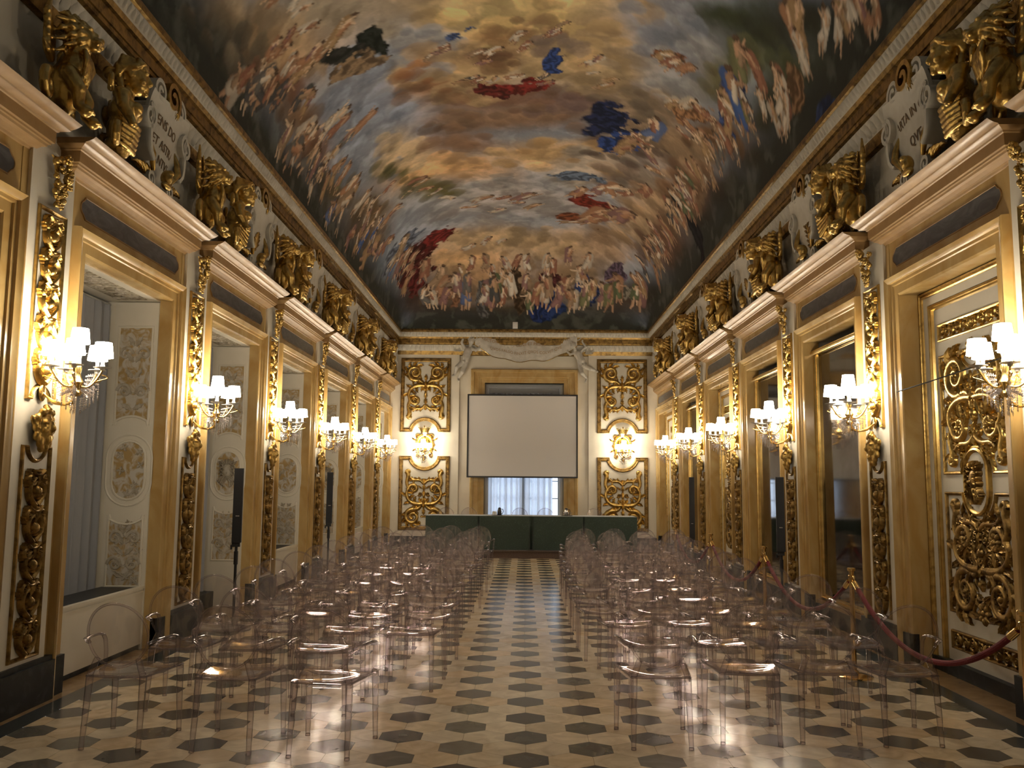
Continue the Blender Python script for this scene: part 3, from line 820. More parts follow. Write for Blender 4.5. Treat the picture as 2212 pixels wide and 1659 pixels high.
for k, kd in enumerate('dDmmDmD'):
    if kd in 'dD': dn += 1; door_bay(k, dn)
    else: tn += 1; mirror_bay(k, 3 + tn)

# ================================================================== PILASTERS
def mask_mesh():
    b = [((0, .05, 0), (.085, .07, .125)), ((0, .12, .0), (.018, .03, .03)), ((0, .105, .03), (.014, .03, .04)), ((-.038, .095, .045), (.032, .022, .012)), ((.038, .095, .045), (.032, .022, .012)),
         ((-.045, .085, -.015), (.03, .03, .028)), ((.045, .085, -.015), (.03, .03, .028)), ((0, .10, -.042), (.034, .018, .010)), ((0, .085, -.085), (.035, .035, .04)), ((0, .07, -.135), (.022, .03, .05))]
    for s in (-1, 1):
        b += [((s*.055, .06, -.105), (.028, .03, .05)), ((s*.09, .05, -.06), (.026, .03, .04)), ((s*.10, .045, .01), (.024, .03, .04)), ((s*.095, .05, .075), (.03, .03, .035)), ((s*.055, .07, .12), (.036, .032, .032)),
              ((s*.118, .035, .05), (.022, .02, .05), s*.5, 'Y'), ((s*.028, .05, -.15), (.018, .025, .035))]
    b += [((0, .075, .135), (.04, .035, .03)), ((0, .06, .165), (.025, .025, .02))]
    return blob('mask', b, [], M['gold'], .0075, 2)
def garland_mesh():
    r2 = random.Random(5); b = []; mb = MB()
    for i in range(26):
        t = i/25; z = .17 - .36*t; wd = .115*(1 - .75*t*t) + .01
        x = r2.uniform(-wd, wd); r = r2.uniform(.024, .040)*(1 - .35*t); y = .04 + .07*(1 - t)*(1 - abs(x)/.16) + r2.uniform(0, .02)
        mb.ball((x, y, z), (r, r, r*r2.uniform(.85, 1.1)), 9, 7)
        if i % 4 == 0:
            for k in range(5):
                a = k*1.257; mb.ball((x + r*.8*math.cos(a), y + r*.6, z + r*.8*math.sin(a)), (r*.55, r*.3, r*.42), 7, 5)
            mb.ball((x, y + r*.95, z), r*.35, 6, 5)
    for i in range(16):
        t = i/15; z = .16 - .36*t; s = -1 if i % 2 else 1; l = MB(); l.leaf(s*.05*(1-t), z, PI/2 - s*(1.5 + r2.uniform(-.5, .5)), .10*(1 - .4*t), .022, .02, s*.6); mb.add([(x, y + .05, zz) for x, y, zz in l.v], l.f)
    return mb.mesh('fruit_garland', M['gold'], True, 1.2)
MASK, GARL = mask_mesh(), garland_mesh()
def up_path(): return panel_frame(.40, 1.49, 3.03, 0, .12)
def lo_path(): return panel_frame(.40, 1.58, 1.155, .12, 0)
PFR = [(0, 0), (.003, .020), (.012, .026), (.020, .018), (.026, .010), (.030, 0)]
def shiftz(mb, dz, dy=0): mb.v = [(x, y + dy, z + dz) for x, y, z in mb.v]; return mb
SHAFT = MB().box(-HALF, HALF, .0005, .062, .335, 4.24).mesh('shaft', M['white'], False)
PLATE = MB().plate(up_path(), .062, .070).plate(lo_path(), .062, .070).mesh('panel_ground', M['white'], False)
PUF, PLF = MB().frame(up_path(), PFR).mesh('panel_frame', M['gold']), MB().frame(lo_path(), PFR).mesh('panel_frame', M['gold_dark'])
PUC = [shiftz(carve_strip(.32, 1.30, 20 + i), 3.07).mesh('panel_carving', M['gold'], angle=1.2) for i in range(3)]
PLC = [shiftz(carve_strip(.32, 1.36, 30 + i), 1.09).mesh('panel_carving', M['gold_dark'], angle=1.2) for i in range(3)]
for sd in ('left', 'right'):
    for k, p in enumerate(PIL[sd]):
        if k == 0: continue
        t = thing('pilaster', 'white pilaster with gilded carved panels, %s from the camera on the %s wall' % (ORD[k], sd), 'pilaster', wallpos(sd, p), RZ[sd], 'gilded pilasters of the side walls')
        link('shaft', SHAFT, t)
        for nm, fr, cv in (('upper_panel', PUF, PUC[(k + (sd == 'left')) % 3]), ('lower_panel', PLF, PLC[k % 3])):
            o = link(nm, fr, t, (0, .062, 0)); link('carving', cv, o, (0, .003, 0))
        link('mask', MASK, t, (0, .062, 2.075)); link('fruit_garland', GARL, t, (0, .062, 4.0))

# ================================================================== SCONCES
def sconce_meshes():
    g = {}
    # y is out of the wall, hub stands .28 from the wall
    mb = MB(); hub = .28
    path = [(0, .0, -.02), (0, .03, -.035), (0, .10, -.09), (0, .19, -.115), (0, .26, -.09), (0, hub, -.02), (0, hub, .06)]
    pts = []
    for i in range(len(path)-1):
        for j in range(4): pts.append(Vector(path[i]).lerp(Vector(path[i+1]), j/4))
    pts.append(Vector(path[-1])); mb.tube(pts, [.013 + .005*math.sin(i*.9) for i in range(len(pts))], 9)
    mb.lathe([(.0, -.05), (.025, -.045), (.038, -.02), (.022, .0), (.03, .03), (.045, .06), (.028, .09), (.018, .13), (.026, .16), (.02, .19), (.014, .24), (.02, .27), (.0, .275)], 12, (0, hub, 0))
    mb.ball((0, .015, -.02), (.05, .015, .07), 10, 8)
    g['bracket'] = mb.mesh('bracket', M['gold_bright'])
    ang = [PI*.5 + i*2*PI/5 for i in range(5)]
    arms, cups, cand, shd, cr = [], MB(), [], [], MB()
    tips = []
    for i, a in enumerate(ang):
        R = .185; c, s = math.cos(a), math.sin(a); tip = (R*c, hub + R*s, .165); tips.append(tip)
        am = MB(); q = []
        for j in range(13):
            t = j/12; rr = R*t; q.append((rr*c, hub + rr*s, .05 - .05*math.sin(PI*t*.9) + .115*t*t))
        am.tube(q, .0085, 7)
        cu = [(R*c*(1 + .25*math.sin(t*2*PI*.8)), hub + R*s*(1 + .25*math.sin(t*2*PI*.8)), .115 - .06*t) for t in [j/10 for j in range(11)]]
        am.tube(cu, .005, 6); arms.append(am.mesh('arm', M['gold_bright']))
        tt = tip
        d = MB().lathe([(.0, -.02), (.016, -.015), (.02, .0), (.062, .006), (.066, .011), (.02, .009), (.014, .03), (.0, .03)], 14, tt)
        cups.add(d.v, d.f)
        cand.append(MB().lathe([(.013, .01), (.013, .105), (.0, .105)], 10, tt))
        shd.append(MB().lathe([(.074, .085), (.060, .20)], 18, tt, False).lathe([(.0735, .085), (.0595, .20)], 18, tt, False))
    # tall centre light
    tt = (0, hub, .28)
    d = MB().lathe([(.0, -.02), (.02, .0), (.055, .006), (.02, .009), (.0, .02)], 14, tt); cups.add(d.v, d.f)
    cand.append(MB().lathe([(.013, .01), (.013, .10), (.0, .10)], 10, tt)); shd.append(MB().lathe([(.072, .08), (.058, .195)], 18, tt, False).lathe([(.0715, .08), (.0575, .195)], 18, tt, False))
    g['arms'] = arms; g['cups'] = cups.mesh('drip_pans', M['porcelain'])
    g['candles'] = [x.mesh('candle_sleeve', M['candle']) for x in cand]; g['shades'] = [x.mesh('lamp_shade', M['shade']) for x in shd]
    # crystal swags
    r2 = random.Random(2)
    def bead(p, r):
        x, y, z = p; cr.add([(x + r, y, z), (x, y + r, z), (x - r, y, z), (x, y - r, z), (x, y, z + r*1.25), (x, y, z - r*1.25)], [(0, 1, 4), (1, 2, 4), (2, 3, 4), (3, 0, 4), (1, 0, 5), (2, 1, 5), (3, 2, 5), (0, 3, 5)])
    for i in range(5):
        A = Vector(tips[i]); A.z -= .03; B = Vector((0, hub, -.03))
        for L in range(7):
            f = L/6
            a = A.lerp(Vector((0, hub, .10)), f*.55)
            for j in range(11):
                t = j/10; p = a.lerp(B, t*.62 + .02); p.z -= .11*math.sin(PI*min(1, t*1.0))*(1 - .45*f) + .02*t
                bead(p, .0075)
        for L in range(5):
            a = A.lerp(Vector((0, hub, -.02)), .12 + L*.17)
            for j in range(6 + L % 2): bead((a.x, a.y, a.z - .075 - .018*j), .0075)
            dd = MB().lathe([(0, -.034), (.006, -.012), (.002, 0)], 5, (a.x, a.y, a.z - .165)); cr.add(dd.v, dd.f)
    g['crystal'] = cr.mesh('crystal_swags', M['crystal'], False)
    return g
SC = sconce_meshes()
def sconce(loc, rz, label):
    t = thing('crystal_sconce', label, 'wall lamp', loc, rz, 'crystal wall sconces')
    link('bracket', SC['bracket'], t)
    for a in SC['arms']: link('arm', a, t)
    link('drip_pans', SC['cups'], t)
    for c, s in zip(SC['candles'], SC['shades']):
        o = link('candle_sleeve', c, t); link('lamp_shade', s, o)
    o = link('crystal_swags', SC['crystal'], t); o['kind'] = 'stuff'
for sd in ('left', 'right'):
    for k, p in enumerate(PIL[sd]):
        if k == 0: continue
        sconce(wallpos(sd, p, .068, 2.37), RZ[sd], 'lit crystal wall sconce with white shades, %s from the camera on the %s wall' % (ORD[k], sd))

# ================================================================== SCULPTED FRIEZE ABOVE THE BAYS
ZF = 4.435
def head_parts(c, k, hair=0):
    """over-life-size head looking along +y: skull, jaw, brow, nose, lips, and combed hair"""
    cx, cy0, cz = c
    P = lambda x, y, z: (cx + x*k, cy0 + y*k, cz + z*k)
    S = lambda *r: tuple(v*k for v in r)
    b = [(P(0, 0, .01), S(.086, .100, .104)), (P(0, .028, -.062), S(.064, .074, .066)), (P(0, .082, -.108), S(.026, .022, .020)), (P(0, .094, -.070), S(.030, .014, .009)), (P(0, .092, -.086), S(.024, .014, .009)),
         (P(0, .060, .045), S(.070, .042, .040)), (P(-.036, .083, .024), S(.027, .016, .008)), (P(.036, .083, .024), S(.027, .016, .008)), (P(-.034, .077, -.001), S(.017, .013, .010)), (P(.034, .077, -.001), S(.017, .013, .010)),
         (P(-.045, .062, -.038), S(.030, .026, .026)), (P(.045, .062, -.038), S(.030, .026, .026)), (P(-.088, -.008, -.012), S(.012, .020, .030)), (P(.088, -.008, -.012), S(.012, .020, .030))]
    cap = [([P(0, .088, .026), P(0, .112, -.028), P(0, .106, -.038)], [.011*k, .017*k, .015*k])]
    if hair < 2:
        for q in (-1, 1):
            for i in range(6):
                cap.append(([P(q*.006, .088 - .020*i, .088 + .012*i - .0015*i*i), P(q*.066, .060 - .024*i, .082 + .006*i), P(q*.104, .018 - .020*i, .036 - .004*i), P(q*.098, -.050 - .006*i, .012 - .010*i), P(q*.030, -.112, .002 - .012*i)], [.012*k, .017*k, .018*k, .017*k, .014*k]))
        b += [(P(0, -.02, .05), S(.090, .092, .074)), (P(0, -.13, .0), S(.050, .044, .050))]
        for q in (-1, 1): cap.append(([P(q*.07, -.07, -.03), P(q*.085, -.06, -.12), P(q*.070, -.02, -.19), P(q*.10, .02, -.25)], [.022*k, .020*k, .018*k, .010*k]))
    if hair == 1:
        for i in range(9):
            a = PI*i/8; b.append((P(.088*math.cos(a), .035, .070 + .050*math.sin(a)), S(.018, .020, .018)))
    return b, cap
def bust_mesh(v):
    s = 1 if v % 2 else -1
    b, c = head_parts((0, .20, .665), 1.12, v % 2)
    b += [((0, .13, .08), (.095, .09, .10)), ((0, .145, .22), (.115, .095, .14)), ((0, .16, .37), (.150, .105, .125)), ((-.066, .235, .385), (.056, .052, .056)), ((.066, .235, .385), (.056, .052, .056)),
          ((-.165, .14, .445), (.058, .062, .055)), ((.165, .14, .445), (.058, .062, .055)), ((0, .15, .46), (.15, .07, .045))]
    c += [([(0, .155, .46), (0, .185, .58)], [.062, .050])]
    # folded drapery across the body, arm stumps turning into scrolls, scaly tail
    for i in range(6): c.append(([(-s*.16, .15, .33 - .035*i), (-s*.05, .265 - .006*i, .27 - .040*i), (s*.08, .245 - .01*i, .24 - .034*i), (s*.15, .15, .27 - .04*i)], [.016, .021, .019, .014]))
    for q in (-1, 1):
        c.append(([(q*.175, .14, .43), (q*.215, .15, .34), (q*.195, .20, .26), (q*.235, .22, .20)], [.050, .043, .034, .030]))
        sp = spiral(q*.225, .10, .085, PI/2, 1.5, -q, 16, .2); c.append(([(x, .12, z) for x, z in sp], [.034 - .0012*i for i in range(17)]))
        sp = spiral(q*.24, .50, .060, -PI/2, 1.4, q, 14, .2); c.append(([(x, .07, z) for x, z in sp], [.024 - .001*i for i in range(15)]))
    return blob('figure', b, c, M['gold'], .0075, 1)
def beast_mesh(v):
    b = [((0, .14, .20), (.11, .11, .18)), ((0, .19, .33), (.115, .105, .11)), ((0, .22, .54), (.092, .095, .090)), ((0, .305, .515), (.050, .052, .040)), ((0, .350, .532), (.028, .016, .018)), ((0, .310, .474), (.036, .040, .016)),
         ((-.028, .335, .505), (.026, .026, .020)), ((.028, .335, .505), (.026, .026, .020)), ((0, .285, .565), (.022, .045, .026)), ((-.044, .285, .585), (.030, .018, .012)), ((.044, .285, .585), (.030, .018, .012)), ((-.042, .285, .562), (.015, .014, .012)), ((.042, .285, .562), (.015, .014, .012))]
    c = []; r2 = random.Random(3)
    for ring, (n, R, y) in enumerate(((13, .092, .235), (15, .118, .19), (15, .135, .14))):
        for i in range(n):
            a = 2*PI*(i + .5*ring)/n; L = .055 + .02*r2.random(); x0, z0 = R*math.cos(a), .535 + R*math.sin(a)
            c.append(([(x0*.8, y + .02, .535 + (z0 - .535)*.8), (x0*1.15, y, .535 + (z0 - .535)*1.15 - .01), (x0*(1.15 + L*2.2) + r2.uniform(-.02, .02), y - .03, .535 + (z0 - .535)*(1.1 + L*2) - .03)], [.022, .020, .008]))
    for i in range(9):
        x = -.08 + .02*i; c.append(([(x, .27, .42), (x*1.1, .285, .36 - .02*(i % 2)), (x*.9, .265, .29 - .03*(i % 3))], [.016, .017, .008]))
    for q in (-1, 1):
        c.append(([(q*.085, .18, .26), (q*.105, .25, .16), (q*.095, .255, .06), (q*.095, .30, .025)], [.062, .050, .036, .042]))
        for t in (-1, 0, 1): c.append(([(q*.095 + t*.022, .30, .03), (q*.095 + t*.026, .345, .018)], [.018, .012]))
        sp = spiral(q*.23, .12, .085, PI/2, 1.5, -q, 16, .2); c.append(([(x, .10, z) for x, z in sp], [.036 - .0013*i for i in range(17)]))
        for i in range(6):
            c.append(([(q*.10, .07, .34 + .022*i), (q*(.19 + .008*i), .07, .36 + .045*i), (q*(.235 - .004*i*i), .06, .40 + .072*i)], [.026, .026, .010]))
    return blob('creature', b, c, M['gold'], .0075, 1)
BUST = [bust_mesh(i) for i in range(2)]; BEAST = [beast_mesh(i) for i in range(1)]
def shield_y(x, z):
    v = (z - .02)/.85
    return .10 + .17*v + .055*math.cos(min(1.5, abs(x)/.42*1.4))
def cartouche_meshes():
    g = {}
    hw = lambda v: .13 + .30*math.sin(min(PI*.62, v*PI*.72)) + .035*math.sin(v*9)
    nu, nv = 14, 18; mb = MB(); vs = []
    for off in (0, -.035):
        for j in range(nv+1):
            v = j/nv; z = .02 + .85*v
            for i in range(nu+1):
                x = (2*i/nu - 1)*hw(v); vs.append((x, shield_y(x, z) + off + (.05*abs(2*i/nu-1)**4), z))
    n1 = (nu+1)*(nv+1); fs = []
    for o, fl in ((0, 1), (n1, -1)):
        for j in range(nv):
            for i in range(nu):
                a = o + j*(nu+1) + i; q = (a, a+1, a+nu+2, a+nu+1); fs.append(q[::fl])
    def rim(a, b): fs.append((a, b, b + n1, a + n1))
    for i in range(nu): rim(i, i+1); rim(nv*(nu+1) + i, nv*(nu+1) + i + 1)
    for j in range(nv): rim(j*(nu+1), (j+1)*(nu+1)); rim(j*(nu+1) + nu, (j+1)*(nu+1) + nu)
    mb.add(vs, fs); g['shield'] = mb.mesh('shield', M['stucco'], True, 1.0)
    def volute(cx, cz, y, r, a0, turns, d, w, th, tail=()):
        """flat band rolled into a volute, band width along y"""
        pts = list(tail) + spiral(cx, cz, r, a0, turns, d, 26, .18); t = MB(); t.ribbon(pts, th, w, y, prof=[(-1, 0), (-1, 1), (1, 1), (1, 0), (-1, 0)]); return t
    g['white_volute'] = []
    for q in (-1, 1):
        for t in (volute(q*.42, .60, .10, .125, PI/2, 1.6, q, .21, .020, bez((q*.30, .22), (q*.47, .32), (q*.35, .58), (q*.42, .725), 6)), volute(q*.22, .07, .10, .085, -PI/2, 1.4, -q, .15, .016),
                  volute(q*.23, .91, .10, .125, -PI*.1 if q > 0 else PI*1.1, 1.5, q, .21, .019)):
            g['white_volute'].append(t.mesh('white_volute', M['stucco'], True, .8))
    gv = MB()
    t = volute(-.02, .95, .17, .165, PI*1.25, 1.55, -1, .16, .024); gv.add(t.v, t.f)
    for k in range(9):
        a = PI*(.05 + .9*k/8); l = MB(); l.leaf(-.12, .90, -a, .12, .024, .03, .3); gv.add([(x, y + .27 + .02, z) for x, y, z in l.v], l.f)
    for q in (-1, 1):
        for k in range(5):
            l = MB(); l.leaf(q*(.15 + .05*k), .04 + .02*k, PI/2 - q*(.3 + .25*k), .20, .035, .03, -q*.9); gv.add([(x, y + .20, z) for x, y, z in l.v], l.f)
    for q in (-1, 1):
        gv.tube([(q*.28, .22, .52), (q*.34, .25, .40), (q*.30, .28, .28), (q*.20, .25, .16)], [.02, .032, .036, .02], 8)
    gv.ball((0, .30, .15), (.05, .06, .075), 10, 8); gv.ball((0, .33, .19), (.035, .04, .035), 10, 8); gv.ball((0, .30, .07), (.09, .04, .04), 10, 8)
    g['gilded_ornament'] = gv.mesh('gilded_ornament', M['gold'], True, 1.0)
    # gilded leaf scrolls on the ground either side
    g['ground_scroll'] = []
    for q in (-1, 1):
        t = MB(); t.scroll(q*.62, .50, .12, PI/2 - q*PI/2 + PI, 1.5, .026, .05, q, tail=bez((q*.52, .05), (q*.46, .20), (q*.44, .38), (q*.50, .50), 6)); t.scroll(q*.66, .20, .10, PI/2, 1.4, .022, .05, -q)
        for k in range(7): t.leaf(q*(.50 + .035*k), .12 + .09*(k % 4), PI/2 - q*(.9 - .4*k), .14, .03, .05, q*.8)
        g['ground_scroll'].append(t.mesh('ground_scroll', M['gold_dark'], True, 1.0))
    return g
CT = cartouche_meshes()
M['ink'] = principled('faded_gold_lettering', (0.17, 0.10, 0.04), 0.6)
M['letter_gold'] = principled('gold_lettering', (0.36, 0.22, 0.09), 0.5)
def text_mesh(s, size, spacing=1.0):
    cu = bpy.data.curves.new('lettering', 'FONT'); cu.body = s; cu.size = size; cu.align_x = 'CENTER'; cu.extrude = 0.0015; cu.space_character = spacing; cu.resolution_u = 3
    o = bpy.data.objects.new('lettering', cu); COL.objects.link(o)
    dg = bpy.context.evaluated_depsgraph_get(); dg.update()
    me = bpy.data.meshes.new_from_object(o.evaluated_get(dg)); bpy.data.objects.remove(o); bpy.data.curves.remove(cu)
    return me
def shield_text(lines, parent):
    for s, size, x0, z0, slant in lines:
        me = text_mesh(s, size)
        for v in me.vertices:
            x, zz, e = v.co; X = -(x) + x0 if False else x + x0; Z = z0 + zz + slant*x
            v.co = (-X, shield_y(X, Z) + .006 + e, Z)     # the wall side faces the room, so x runs the other way
        me.materials.clear(); me.materials.append(M['ink'])
        bm = bmesh.new(); bm.from_mesh(me); bmesh.ops.recalc_face_normals(bm, faces=bm.faces); bm.to_mesh(me); bm.free()
        link('lettering', me, parent)
def shell_device():
    mb = MB()
    for k in range(9):
        a = PI*(.12 + .76*k/8); mb.ribbon([(0, .28), (.07*math.cos(a), .28 + .13*math.sin(a)), (.12*math.cos(a), .28 + .22*math.sin(a))], [.008, .017, .012], .02)
    mb.dome(0, .27, .03, .025, .03); mb.v = [(x, shield_y(x, z) + y, z) for x, y, z in mb.v]; return mb.mesh('gilded_device', M['gold_dark'])
def plant_device():
    mb = MB(); mb.ribbon(bez((0, .12), (.02, .25), (-.03, .35), (0, .48), 8), .010, .015)
    for k in range(5):
        for q in (-1, 1): mb.leaf(0, .18 + .06*k, PI/2 - q*.8, .13, .022, .015, -q*.8)
    mb.v = [(x, shield_y(x, z) + y, z) for x, y, z in mb.v]; return mb.mesh('gilded_device', M['gold_dark'])
DEV = [shell_device(), plant_device()]
def frieze():
    for sd in ('left', 'right'):
        q = 1 if sd == 'left' else -1       # local +x points to the camera on the left wall, away from it on the right
        for k, (c, w) in enumerate(BAYS[sd]):
            if k == 0:
                # only the creature beside the first pilaster shows at the edge of the frame
                pass
            rows = ORD[k] if k else 'nearest'
            cc = c if k < 6 else c
            if k > 0:
                t = thing('cartouche', 'white scrolled cartouche with gilded ornament over the %s bay of the %s wall' % (ORD[k + 1], sd), 'cartouche', wallpos(sd, cc, 0, ZF), RZ[sd], 'cartouches of the side friezes')
                for nm in ('shield', 'white_volute', 'gilded_ornament', 'ground_scroll'):
                    for me in (CT[nm] if isinstance(CT[nm], list) else [CT[nm]]): link(nm, me, t)
                if k == 6: t.scale = (.78 if sd == 'left' else .95, 1, 1)
                if k == 1:
                    t['label'] = 'white scrolled cartouche with a Latin inscription, nearest on the %s wall' % sd
                    if sd == 'left': shield_text([('ENS DO', .125, .0, .60, -.10), ('ET ASTRA', .115, .02, .42, -.10), ('NTVR', .115, .10, .27, -.10)], t)
                    else: shield_text([('ARTA IN O', .115, .0, .56, .10), ('QVE', .125, .04, .34, .10)], t)
                elif k < 6: link('gilded_device', DEV[k % 2 if sd == 'left' else (k + 1) % 2], t)
                b = thing('gilded_bust', 'gilded bust of a woman beside the %s cartouche from the camera, %s frieze' % (ORD[k], sd), 'bust', wallpos(sd, cc - .98, .10, ZF), RZ[sd], 'gilded busts of the side friezes')
                o = link('figure', BUST[(k + (sd == 'right')) % 2], b); o.scale = (1.22, 1.22, 1.12); o.rotation_euler = (0, 0, -q*-.45)
            y = PIL[sd][k + 1] if k < 6 else None
            if y is not None:
                b = thing('gilded_beast', 'gilded winged beast above the %s pilaster from the camera, %s frieze' % (ORD[k + 1], sd), 'sculpture', wallpos(sd, y - (.25 if sd == 'left' else 0), .06, ZF), RZ[sd], 'gilded beasts of the side friezes')
                o = link('creature', BEAST[0], b); o.scale = (1.25, 1.15, 1.22); o.rotation_euler = (0, 0, q*.25)
frieze()

# ================================================================== END WALL
def end_frame(w, h, cz, top, bot):
    return [(x, z) for x, z in panel_frame(w, h, cz, top, bot)]
EF = [(0, 0), (.006, .03), (.02, .036), (.03, .022), (.075, .026), (.085, .036), (.10, .03), (.11, .008), (.112, 0)]
def end_panels():
    up = end_frame(1.40, 2.07, 4.105, 0, .36); lo = end_frame(1.40, 2.03, 1.395, .36, 0)
    fu, fl = MB().frame(up, EF), MB().frame(lo, EF)
    def beads(p):
        mb = MB()
        n = len(p)
        for i in range(n):
            a, b = Vector((*p[i], 0)), Vector((*p[(i+1) % n], 0)); L = (b-a).length
            d = (b-a)/L if L > 1e-6 else Vector((1, 0, 0)); nv = Vector((-d.y, d.x, 0)); k = max(1, int(L/.05))
            for j in range(k):
                q = a + d*(L*(j + .5)/k) + nv*.052; mb.dome(q.x, q.y, .013, .013, .038, n=6)
        return mb
    mats = {'fu': fu.mesh('panel_frame', M['gold_dark'], True, .5), 'fl': fl.mesh('panel_frame', M['gold_dark'], True, .5), 'bu': beads(up).mesh('bead_row', M['gold_bright']), 'bl': beads(lo).mesh('bead_row', M['gold'])}
    cu = shiftz(carve_big(1.18, 1.64, False, 5, 10), 4.19); cl = shiftz(carve_big(1.18, 1.64, True, 6, 10), 1.28)
    mats['cu'], mats['cl'] = cu.mesh('carving', M['gold'], True, 1.2), cl.mesh('carving', M['gold'], True, 1.2)
    for x, sd in ((-2.735, 'left'), (2.735, 'right')):
        for nm, f, b, c, word in (('upper', 'fu', 'bu', 'cu', 'upper'), ('lower', 'fl', 'bl', 'cl', 'lower')):
            t = thing('carved_panel', 'large gilded scroll panel with bead border, %s panel %s of the screen' % (word, sd), 'carved panel', wallpos('end', x, .05), RZ['end'], 'gilded panels of the end wall')
            link('panel_frame', mats[f], t); link('bead_border', mats[b], t); link('carving', mats[c], t)
        # crowned crest behind the sconce
        t = thing('gilded_crest', 'gilded oval crest topped by a crown on the end wall %s of the screen' % sd, 'crest', wallpos('end', x, .05, 2.74), RZ['end'], 'crowned crests of the end wall')
        mb = MB().dome(0, -.04, .20, .26, .07, n=20)
        def half(q):
            q.scroll(.19, .20, .075, PI, 1.3, .022, .07, -1); q.scroll(.24, -.02, .05, PI, 1.2, .018, .06, 1); q.scroll(.16, -.30, .07, PI/2, 1.3, .02, .06, -1)
            q.ribbon(bez((.05, .26), (.22, .24), (.28, .0), (.17, -.25), 12), .03, .085); q.leaf(.25, .10, .4, .13, .03, .05, 1); q.leaf(.23, -.14, -.3, .12, .03, .05, -1)
            q.ribbon(bez((.0, .17), (.08, .16), (.10, .08), (.09, -.02), 6), .018, .10); q.scroll(.07, -.12, .05, 0, 1.2, .016, .09, 1)
        mb.mirror(half); obj('escutcheon', mb, M['gold_bright'], t, angle=1.0)
        cb = MB().lathe([(.10, .30), (.115, .315), (.118, .34), (.135, .375), (.165, .43), (.162, .432), (.13, .38), (.11, .35)], 20, (0, .12, 0), False)
        cb.v = [(a, .5*b + .03, c) for a, b, c in cb.v]
        for k in range(9):
            a = PI*k/8; cb.ball((.165*math.cos(a), .09 + .08*math.sin(a), .45), .014, 7, 5)
        cb.ball((0, .16, .475), (.02, .02, .03), 8, 6)
        obj('crown', cb, M['gold_bright'], t)
        sconce(wallpos('end', x, .14, 2.38), RZ['end'], 'lit crystal wall sconce before the crowned crest %s of the screen' % sd)
end_panels()

def end_window():
    root = struct('window_8', 'tall end window in a brown marble surround behind the projection screen', (0.015, YE, 0), PI)
    a = 1.105; H = 4.46
    jamb = [(0, -.30), (0, .02), (.10, .03), (.11, .05), (.15, .055), (.16, .07), (.29, .075), (.30, .10), (.36, .11), (.375, .10), (.385, .07), (.39, 0)]
    j = [(-a, .165), (-a, H), (a, H), (a, .165)]
    obj('marble_surround', MB().frame(j, jamb, False), M['siena'], root, angle=.35)
    fr = MB().frame([(-a, .165), (-a, H), (a, H), (a, .165)], [(0, -.22), (-.03, -.20), (-.09, -.20), (-.10, -.215), (-.12, -.22), (-.12, -.30)], False)
    fr.box(-a, a, -.30, -.22, 4.05, 4.12)
    obj('casing', fr, M['winframe'], root, smooth=False)
    mb = MB()
    for x in (-.985, -.03, .03, .985): mb.box(x - .035, x + .035, -.40, -.35, .165, 4.34)
    for x in (-.51, .51): mb.box(x - .014, x + .014, -.39, -.36, .165, 4.34)
    for z in (.30, .78, 1.26, 1.74, 2.22, 2.70, 3.18, 3.66, 4.10, 4.30): mb.box(-1.0, 1.0, -.39, -.36, z - .014, z + .014)
    obj('casement', mb, M['winframe'], root, smooth=False)
    obj('pane', MB().box(-.985, .985, -.378, -.372, .18, 4.32), M['glass'], root, smooth=False)
    obj('upper_panel', MB().box(-1.10, 1.10, -.335, -.325, 3.30, 4.47), M['winframe'], root, smooth=False)
    for lab, x0, x1, sd in (('left', -.99, -.05, 1), ('right', .015, .80, 1)):
        n = 150; vs = []; r2 = random.Random(9 + (lab == 'left')); ph = [r2.uniform(0, 6) for _ in range(3)]
        for i in range(n+1):
            x = x0 + (x1 - x0)*i/n; f = .045*math.sin(x*42 + ph[0]) + .02*math.sin(x*77 + ph[1]) + .015*math.sin(x*17 + ph[2])
            for z, k in ((.19, 1.1), (1.4, 1.0), (2.8, .9), (4.2, .6)): vs.append((-(x), -.26 + f*k, z))
        c = thing('curtain', 'sheer white curtain on the %s half of the end window' % lab, 'curtain', (0.015, YE, 0), PI, 'sheer curtains of the end window')
        obj('drape', MB().add(vs, [(4*i + q, 4*i + q + 1, 4*i + q + 5, 4*i + q + 4) for i in range(n) for q in range(3)]), M['sheer'], c)
        obj('curtain_rail', MB().tube([(-x0, -.26, 4.21), (-x1, -.26, 4.21)], .012, 8), M['winframe'], c)
end_window()

def scr():
    cx, w, z0, z1 = -.03, 3.02, 1.825, 4.10
    t = thing('projection_screen', 'large blank projection screen with black frame hung before the end window', 'projection screen', (cx, YE - .42, 0), PI)
    obj('screen_fabric', MB().box(-w/2 + .03, w/2 - .03, .0, .012, z0 + .03, z1 - .04), M['screen'], t, smooth=False)
    p = [(-w/2, z0), (w/2, z0), (w/2, z1), (-w/2, z1)]
    obj('frame', MB().frame(p, [(0, -.03), (0, .03), (.042, .03), (.042, -.03), (0, -.03)]), M['black'], t, smooth=False)
    mb = MB()
    for x in (-1.32, 1.32): mb.box(x - .03, x + .03, -.36, -.03, z1 - .12, z1 - .06).box(x - .03, x + .03, -.36, -.03, z0 + .06, z0 + .12)
    obj('wall_bracket', mb, M['black'], t, smooth=False)
scr()

